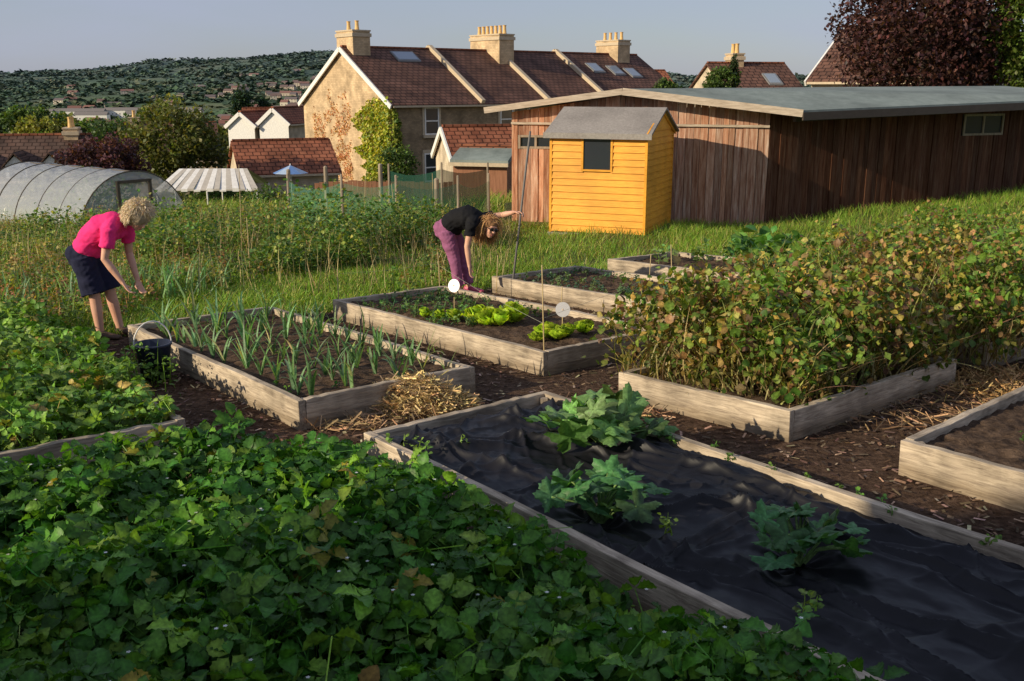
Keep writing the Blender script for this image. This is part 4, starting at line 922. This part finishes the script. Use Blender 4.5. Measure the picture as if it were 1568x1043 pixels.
tree('yellow_green_tree',-46,100,-2.6,3.6,1.8,[(.14,.15,.03),(.18,.18,.04)],4000,.35,zb=-9)
tree('green_tree',-52,110,-2.0,4,2.4,GRN,4000,.4,zb=-10);tree('green_tree',-40,108,-2.9,3,2.4,GRN,4000,.35,zb=-10)
tree('olive_tree',-33,105,-3.2,3.2,2.1,OLV,4000,.32,zb=-9);tree('green_tree',-47,84,-3.6,3.2,1.7,GRN,4000,.3,zb=-8);tree('orange_leaved_tree',-43.5,88,-3.4,1.8,1.3,[(.22,.12,.03),(.17,.13,.03)],2500,.25,zb=-8)
tree('green_tree',-37.5,84,-2.9,2.4,1.6,GRN,4000,.25,zb=-8);tree('dark_green_tree',-27.5,70,-1.6,2.2,1.7,[(.03,.055,.018),(.045,.075,.02)],5000,.2,zb=-6)
tree('olive_tree',-23.5,62,-2.2,1.8,1.5,OLV,5000,.2,zb=-5.5)
tree('green_tree',12.3,60,2.2,1.2,1.0,GRN,3500,.16,zb=-3.5);tree('green_tree',9.4,62,1.9,.9,.7,GRN,2500,.15,zb=-3.5);tree('fir_tree',12.9,60,2.8,.4,1.3,[(.03,.05,.02)],1200,.14,shape=1,zb=-3.5)
tree('garden_bush',-7.0,62,-2.8,1.5,1.6,GRN,3500,.17,zb=-5);tree('garden_bush',-12.5,62,-3.6,1.8,1.0,OLV,3500,.15,zb=-5);tree('garden_bush',-15.5,52,-3.2,1.7,1.2,GRN,3500,.15,zb=-5)
tree('garden_bush',-22.8,50,-3.1,2.4,1.3,OLV,3500,.17,zb=-5);tree('garden_bush',-26,45,-2.6,2.4,1.0,GRN,3500,.17,zb=-4.5);tree('garden_bush',-14.5,42,-2.9,1.4,.9,OLV,2500,.14,zb=-4)
tree('garden_bush',-7.3,40,-2.2,1.0,.7,GRN,2000,.1,zb=-3);tree('garden_bush',-5.3,42,-2.3,1.3,.8,OLV,2000,.1,zb=-3)
tree('garden_bush',-7.5,30,-1.3,.9,.5,GRN,2500,.08,zb=-1.8);tree('garden_bush',-5.2,29,-1.2,1.1,.45,OLV,2500,.08,zb=-1.6)
for (x,y,z,rx) in [(-30,130,-7,5),(-58,140,-5.5,6),(-66,150,-6,7),(-48,165,-7,6),(-22,120,-7.5,4),(-75,170,-6,8),(-34,190,-9,7),(-85,240,-8,10),(-60,230,-9,9),(-42,260,-10,8),(-100,300,-11,10),(-70,320,-12,10)]:
    tree('background_tree',x,y,z,rx,rx*.55,GRN if rng.random()<.6 else OLV,2200,.09*rx+.15,zb=gz(x,y),ncl=40)
pp=A((-.455,.89));ss=A((.89,.455))
for (nn_,s_,zc,rx,rz) in [(1.7,-12,3.9,2.3,3.0),(-1.8,-11.5,4.2,2.6,3.3),(-5.0,-11,4.2,2.6,3.3),(1.4,-9.6,1.7,1.9,1.5),(-1.9,-9.6,1.9,2,1.9)]:
    p=pp*nn_+ss*s_;tree('shade_tree',p[0],p[1],zc+gz(*p),rx,rz,GRN,9000,.30,ncl=110)  # out-of-view trees, added to cast shade over the foreground

# ------------------------------------------------------------------ distant woods and town
def haze(C,y,k=HAZE_DIST):
    h=(1-np.exp(-y/k))[:,None];return C*(1-h)+HAZE_COL*h  # blends the haze tone into leaf colours by distance
nt_=9500;Yt=np.exp(rng.uniform(math.log(260),math.log(3600),nt_*3));az=rng.uniform(-.62,.34,nt_*3);Xt=az*Yt
k=(fbm(Xt/150,Yt/200,5)<.49)|(Yt>2700)|(rng.random(nt_*3)<.14);k&=~((az>-.12)&(az<.1));Xt,Yt=Xt[k][:nt_],Yt[k][:nt_];nt_=len(Xt)
nl=18;R_=rng.uniform(3.5,6.5,nt_)*(1+Yt/3400);Xr=np.repeat(Xt,nl);Yr=np.repeat(Yt,nl);Rr_=np.repeat(R_,nl);N=nt_*nl
dd=rng.normal(0,1,(N,3));dd/=np.linalg.norm(dd,axis=1)[:,None];dd[:,2]=np.abs(dd[:,2])
P=np.c_[Xr,Yr,np.repeat(zg(Xt,Yt),nl)]+dd*Rr_[:,None]*A([1,1,.85])
big=(.7+.6*fbm(Xt/220,Yt/300,88))[:,None]
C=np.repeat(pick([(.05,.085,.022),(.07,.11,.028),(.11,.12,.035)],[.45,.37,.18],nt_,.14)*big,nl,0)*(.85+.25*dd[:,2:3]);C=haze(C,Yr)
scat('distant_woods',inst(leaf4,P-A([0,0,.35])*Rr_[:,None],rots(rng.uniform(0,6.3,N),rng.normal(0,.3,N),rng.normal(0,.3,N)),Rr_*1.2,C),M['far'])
m=MB()
def hb(x,y,L_,D_,h,rot,wc,rc):
    z=gz(x,y)-1;c,s=math.cos(rot),math.sin(rot);f=lambda a,b2,zz:(x+a*c-b2*s,y+a*s+b2*c,z+zz);hz=1-math.exp(-y/HAZE_DIST)
    wc=tuple(w_*(1-hz)+q*hz for w_,q in zip(wc,(.25,.27,.32)));rc=tuple(w_*(1-hz)+q*hz for w_,q in zip(rc,(.17,.2,.25)))  # wall and roof colours carry painted distance haze
    m.hexa([f(0,0,0),f(L_,0,0),f(L_,D_,0),f(0,D_,0)],[f(0,0,h),f(L_,0,h),f(L_,D_,h),f(0,D_,h)],0,wc)
    m.add([f(0,-.4,h-.1),f(L_,-.4,h-.1),f(L_,D_/2,h+2.8),f(0,D_/2,h+2.8),f(0,D_+.4,h-.1),f(L_,D_+.4,h-.1)],[(0,1,2,3),(3,2,5,4),(0,3,4),(1,5,2)],0,rc)
    nw=max(2,int(L_/3.5))
    for q in range(nw):
        for zz in(1.8,4.4):
            if zz+1.4<h: a=L_*(q+.5)/nw;m.add([f(a-.5,-.05,zz),f(a+.5,-.05,zz),f(a+.5,-.05,zz+1.3),f(a-.5,-.05,zz+1.3)],[(0,1,2,3)],0,(.08,.08,.09))
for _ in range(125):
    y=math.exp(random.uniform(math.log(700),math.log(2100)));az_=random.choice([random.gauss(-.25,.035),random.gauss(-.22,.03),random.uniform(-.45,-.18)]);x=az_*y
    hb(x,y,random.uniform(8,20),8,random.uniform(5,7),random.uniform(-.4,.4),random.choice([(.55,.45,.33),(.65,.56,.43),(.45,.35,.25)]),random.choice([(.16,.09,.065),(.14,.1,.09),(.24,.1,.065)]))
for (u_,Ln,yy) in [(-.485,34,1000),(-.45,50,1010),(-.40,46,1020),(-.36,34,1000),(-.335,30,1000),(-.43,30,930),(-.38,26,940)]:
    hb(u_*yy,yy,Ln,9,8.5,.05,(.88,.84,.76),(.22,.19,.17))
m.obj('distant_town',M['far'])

# ------------------------------------------------------------------ people
def rem(mb,voxel,sm_it=3,rough=0,seed=1):
    me=bpy.data.meshes.new('t');me.from_pydata(mb.v,[],mb.f);o=bpy.data.objects.new('t',me);scene.collection.objects.link(o)
    r=o.modifiers.new('r','REMESH');r.mode='VOXEL';r.voxel_size=voxel
    s=o.modifiers.new('s','SMOOTH');s.factor=.5;s.iterations=sm_it
    dg=bpy.context.evaluated_depsgraph_get();dg.update();me2=bpy.data.meshes.new_from_object(o.evaluated_get(dg))
    bpy.data.objects.remove(o)
    if rough:
        n=len(me2.vertices);co_=np.zeros(n*3,np.float32);no=np.zeros(n*3,np.float32);me2.vertices.foreach_get('co',co_);me2.vertices.foreach_get('normal',no)
        co_=co_.reshape(-1,3);no=no.reshape(-1,3);q=fbm(co_[:,0]*9+co_[:,1]*5,co_[:,2]*16-co_[:,1]*7,seed,3)-.5;co_+=no*(q*rough)[:,None];me2.vertices.foreach_set('co',co_.ravel())
    me2.polygons.foreach_set('use_smooth',[True]*len(me2.polygons));return me2
def put(me,name,mat_,parent,mw):
    me.name=name;me.materials.clear();me.materials.append(mat_);o=bpy.data.objects.new(name,me);link(o,parent);o.matrix_basis=mw;return o
V3=Vector
def hand(mb,wr,dr,pn,curl=.5,thumb=1):
    wr=V3(wr);dr=V3(dr).normalized();pn=(V3(pn)-dr*V3(pn).dot(dr)).normalized();sd=dr.cross(pn)
    mb.tube([wr-dr*.03,wr+dr*.03,wr+dr*.085],[(.024,.018),(.036,.015),(.038,.013)],12,side=sd)
    for i,(off,ln) in enumerate([(-.030,.062),(-.010,.075),(.011,.078),(.030,.07)]):
        p=wr+dr*.085+sd*(off*thumb);a=curl*.5;pts=[p-dr*.015,p]
        d=dr.copy()
        for s_ in(.45,.32,.23):
            d=(d*math.cos(a)+pn*math.sin(a)).normalized();a=curl*.9;p=p+d*(ln*s_);pts.append(p)
            d=(d*math.cos(curl*.5)+pn*math.sin(curl*.5)).normalized()
        mb.tube(pts,[.0095,.0095,.009,.0085,.0075],8)
    p=wr+dr*.03+sd*(.032*thumb);q=p+(dr*.6+sd*.7*thumb+pn*.3)*.04;mb.tube([p,q,q+(dr*.9+pn*.4)*.035],[.012,.0105,.009],8)
skin=noisemat('skin',[(.3,(.58,.30,.20)),(.7,(.70,.41,.29))],ns=6,rough=.5,bump=.05,spec=.3)
def woman(base,yaw,S):
    z=gz(*base);mw=Matrix.Translation((base[0],base[1],z))@Matrix.Rotation(yaw,4,'Z')
    e=empty('woman_gardening',(base[0],base[1],z))
    b=MB();pel,waist,chest,up,neck,hd=[V3(p) for p in S['spine']]
    b.tube([pel,waist,chest,up],[(.15,.115),(.125,.095),(.145,.105),(.13,.085)],18,side=(0,1,0))
    b.tube([up,neck,hd],[.06,.052,.05],12)
    for sg,leg in((-1,S['legR']),(1,S['legL'])):
        h,k,an=[V3(p) for p in leg]
        b.tube([h,h.lerp(k,.5),k,k.lerp(an,.35),an],[.09,.076,.055,.056,.037],14)
        fw=V3(S['toe']);b.tube([an+V3((-.04,0,-.02)),an+V3((.0,0,-.035)),an+fw*.09+V3((0,0,-.045)),an+fw*.17+V3((0,0,-.055))],[(.03,.03),(.036,.036),(.042,.025),(.036,.018)],12,side=(0,1,0))
    for arm in('armR','armL'):
        s_,el,wr,hdr,pn,cu,th=S[arm];s_,el,wr=V3(s_),V3(el),V3(wr)
        b.tube([up.lerp(s_,.4),s_],[.06,.055],12)
        b.tube([s_,s_.lerp(el,.5),el,el.lerp(wr,.35),wr],[.052,.046,.038,.038,.025],12);hand(b,wr,hdr,pn,cu,th)
    f=V3(S['face']).normalized();upv=V3(S['hup'])-f*V3(S['hup']).dot(f);upv.normalize();sd_=upv.cross(f).normalized()
    Rh=Matrix((f,sd_,upv)).transposed();H=lambda a,b2,c:hd+Rh@V3((a,b2,c))
    b.ell(H(-.012,0,.03),(.095,.074,.09),Rh,20);b.ell(H(.022,0,-.02),(.066,.058,.085),Rh,16);b.ell(H(.045,0,-.082),(.03,.03,.024),Rh,12)
    b.tube([H(.083,0,.02),H(.104,0,-.018)],[.009,.015],8);b.ell(H(.07,0,.045),(.025,.05,.012),Rh,12)
    for s_ in(-1,1):
        b.ell(H(-.005,s_*.075,-.005),(.018,.009,.03),Rh,10);b.ell(H(.062,s_*.033,-.02),(.022,.022,.02),Rh,10)
    put(rem(b,.0065,3),'body',skin,e,mw)
    m=MB()
    for s_ in(-1,1): m.ell(H(.077,s_*.031,.012),(.013,.014,.010),Rh,12,0);m.ell(H(.087,s_*.031,.012),(.005,.006,.006),Rh,8,1);m.ell(H(.083,s_*.032,.034),(.006,.018,.004),Rh,8,1)
    m.ell(H(.088,0,-.052),(.007,.022,.006),Rh,10,2);m.ell(H(.086,0,-.06),(.008,.018,.006),Rh,10,2)
    m.obj('face_features',[M['white'],flat('dark_iris',(.04,.03,.02)),flat('lips',(.45,.16,.13))],e,mw,smooth=True)
    g=S.get('bulk',1)
    t=MB();t.tube([pel.lerp(waist,S.get('hem',.35)),waist,chest,up,up.lerp(neck,.35)],[(.172*g,.142*g),(.16*g,.132*g),(.172*g,.138*g),(.155,.11),(.09,.075)],20,side=(0,1,0))
    nb_=(up-chest).normalized().cross(V3((0,1,0)));
    if nb_.z>0: nb_=-nb_
    for s_ in(-1,1): t.ell(chest.lerp(up,.35)+nb_*.075+V3((0,s_*.07,0)),(.085,.075,.08),None,12)
    for arm in('armR','armL'):
        s_,el=V3(S[arm][0]),V3(S[arm][1]);t.tube([up.lerp(s_,.3),s_],[(.088),(.078)],12);t.tube([s_,s_.lerp(el,.3),s_.lerp(el,S.get('slv',.6))],[.076,.072,.075],14,cap=False)
    put(rem(t,.009,3,.036,3),'t_shirt',S['shirt'],e,mw)
    t=MB();t.tube([pel.lerp(waist,.55),pel,pel.lerp(waist,-.5)],[(.158*g,.125*g),(.182,.155),(.15,.14)],20,side=(0,1,0))
    for s_ in(-1,1): t.ell(pel+V3((-.055,s_*.075,-.01)),(.115,.1,.125),None,14)
    for leg in('legR','legL'):
        h,k,an=[V3(p) for p in S[leg]]
        if S['short']: t.tube([h,h.lerp(k,.5),h.lerp(k,.97)],[.122,.115,.122],16,cap=False)
        else: t.tube([h,h.lerp(k,.5),k,k.lerp(an,.4),k.lerp(an,.9)],[.11,.1,.078,.076,.066],16,cap=False)
    put(rem(t,.009,3,.038,7),'shorts' if S['short'] else 'trousers',S['bottom'],e,mw)
    t=MB()
    for leg in('legR','legL'):
        an=V3(S[leg][2]);fw=V3(S['toe']);t.tube([an+V3((-.05,0,-.03)),an+V3((0,0,-.03)),an+fw*.09+V3((0,0,-.04)),an+fw*.19+V3((0,0,-.05))],[(.036,.042),(.044,.048),(.05,.034),(.042,.025)],12,side=(0,1,0))
    put(rem(t,.009,2),'shoes',S['shoe'],e,mw)
    vol=S['hvol'];t=MB();t.ell(H(-.028,0,.045),(.105*vol,.092*vol,.1*vol),Rh,18);t.ell(H(-.06,0,-.01),(.08*vol,.088*vol,.09*vol),Rh,14)
    put(rem(t,.009,2,.035,5),'hair_cap',S['hairm'],e,mw)
    n=S['hn'];d=rng.normal(0,1,(n,3));d/=np.linalg.norm(d,axis=1)[:,None];k=(d[:,0]<.25)|(d[:,2]>.62);k&=d[:,2]>-.75;d=d[k];n=len(d)
    R3=A([[Rh[i][j] for j in range(3)] for i in range(3)])
    P0_=(d*A([.1,.088,.098])*vol*.97+A([-.028,0,.04]))@R3.T+A(list(hd));out=d@R3.T;fv=A(list(f))
    segs=6;ln=S['hl']*rng.uniform(.6,1.15,n);Vv=[];p=P0_.copy();dirv=out*S['hout']+A([0,0,-.25])-fv*.5+rng.normal(0,.22,(n,3));side=np.cross(out,rng.normal(0,1,(n,3)));side/=np.linalg.norm(side,axis=1)[:,None]
    for s_ in range(segs+1):
        wd=.005*(1-.75*s_/segs);Vv.append(np.stack([p-side*wd,p+side*wd],1));dirv=dirv/np.linalg.norm(dirv,axis=1)[:,None];p=p+dirv*(ln/segs)[:,None];dirv=dirv+A([0,0,-S['hg']])+rng.normal(0,.14,(n,3))
    Vv=np.concatenate(Vv,1).reshape(n,-1,3);fi=A([(2*i,2*i+1,2*i+3,2*i+2) for i in range(segs)])
    F=(fi[None]+(np.arange(n)*2*(segs+1))[:,None,None]).reshape(-1,4);C=np.repeat(jit(S['hc'],n,.22,.04),2*(segs+1),0)
    o=mkarr('hair_strands',Vv.reshape(-1,3),F,C,M['dry'],e);o.matrix_basis=mw
    if S.get('glasses'):
        m=MB()
        for s_ in(-1,1): m.ell(H(.093,s_*.034,.014),(.009,.031,.023),Rh,14);m.bar(H(.088,s_*.062,.02),H(.0,s_*.08,.015),.006,.008)
        m.bar(H(.1,-.01,.018),H(.1,.01,.018),.006,.006);gl=flat('sunglass_lens',(.012,.012,.014),.12,.7);m.obj('sunglasses',gl,e,mw,smooth=True)
    return mw
pink=flat('pink_cotton',(.88,.045,.22),.85,.1,.08);navy=flat('navy_cotton',(.022,.024,.05),.9,.1);blk=flat('black_cotton',(.014,.014,.016),.85,.1);mauve=flat('mauve_cotton',(.30,.11,.21),.9,.1)
woman((-4.02,9.75),math.radians(-8),dict(spine=[(-.20,0,.86),(-.11,0,1.0),(.04,0,1.12),(.15,0,1.18),(.27,0,1.215),(.38,0,1.21)],bulk=1.1,
  legR=[(-.19,-.09,.83),(-.10,-.10,.46),(-.08,-.10,.085)],legL=[(-.19,.09,.83),(-.05,.10,.46),(.02,.10,.085)],toe=(1,0,0),
  armR=((.16,-.165,1.13),(.11,-.21,.84),(.27,-.2,.61),(.55,0,-.8),(.7,.3,.5),.5,-1),armL=((.16,.165,1.13),(.14,.2,.84),(.25,.12,.57),(.35,-.15,-.85),(.7,-.3,.5),.5,1),
  face=(.72,-.3,-.62),hup=(.6,0,.75),shirt=pink,bottom=navy,short=True,shoe=flat('brown_leather',(.1,.06,.04)),hairm=flat('ash_blonde',(.42,.33,.22),.8,.2,.3,40,.5),
  hn=6500,hl=.08,hout=.6,hg=.4,hvol=1.28,hc=(.60,.49,.35),slv=.62))
mw2=woman((-.62,12.5),math.radians(-22),dict(spine=[(-.20,0,.84),(-.08,0,.95),(.08,0,.995),(.19,0,.98),(.29,0,.93),(.375,-.01,.86)],bulk=1.1,
  legR=[(-.19,-.09,.81),(-.07,-.10,.45),(-.02,-.10,.085)],legL=[(-.19,.09,.81),(-.04,.10,.45),(.03,.10,.085)],toe=(1,0,0),
  armR=((.2,-.16,.94),(.15,-.2,.65),(.18,-.2,.40),(.1,0,-1),(1,.2,0),.45,-1),armL=((.2,.16,.96),(.42,.27,1.0),(.61,.22,1.05),(1,.1,.05),(0,-.2,-1),1.25,-1),
  face=(.80,-.55,-.22),hup=(.25,.1,.95),shirt=blk,bottom=mauve,short=False,shoe=flat('pink_rubber',(.5,.08,.16),.4),hairm=flat('golden_brown',(.25,.13,.06),.8,.2,.3,40,.5),
  hn=5500,hl=.24,hout=.25,hg=.7,hvol=1.05,hc=(.44,.25,.11),slv=.55,glasses=True))
hp=mw2@V3((.70,.205,1.015));x,y=hp.x,hp.y
eh=empty('garden_hoe',(x-.12,y,gz(x-.12,y)));m=MB();zt=gz(x,y)
p_lo=V3((x-.115,y-.02,zt+.0));dv=(hp-p_lo).normalized();m.tube([p_lo,p_lo+dv*2.05],[.013,.014],8);m.obj('handle',flat('steel_grey_handle',(.16,.15,.14)),eh,smooth=True)
m=MB();m.bar(p_lo+V3((-.07,0,.015)),p_lo+V3((.07,0,.015)),.09,.008);m.tube([p_lo+dv*.0,p_lo+dv*.16],[.02,.018],8);m.obj('blade',flat('steel',(.3,.3,.3),.35,.6),eh)
print('objects',len(bpy.data.objects))
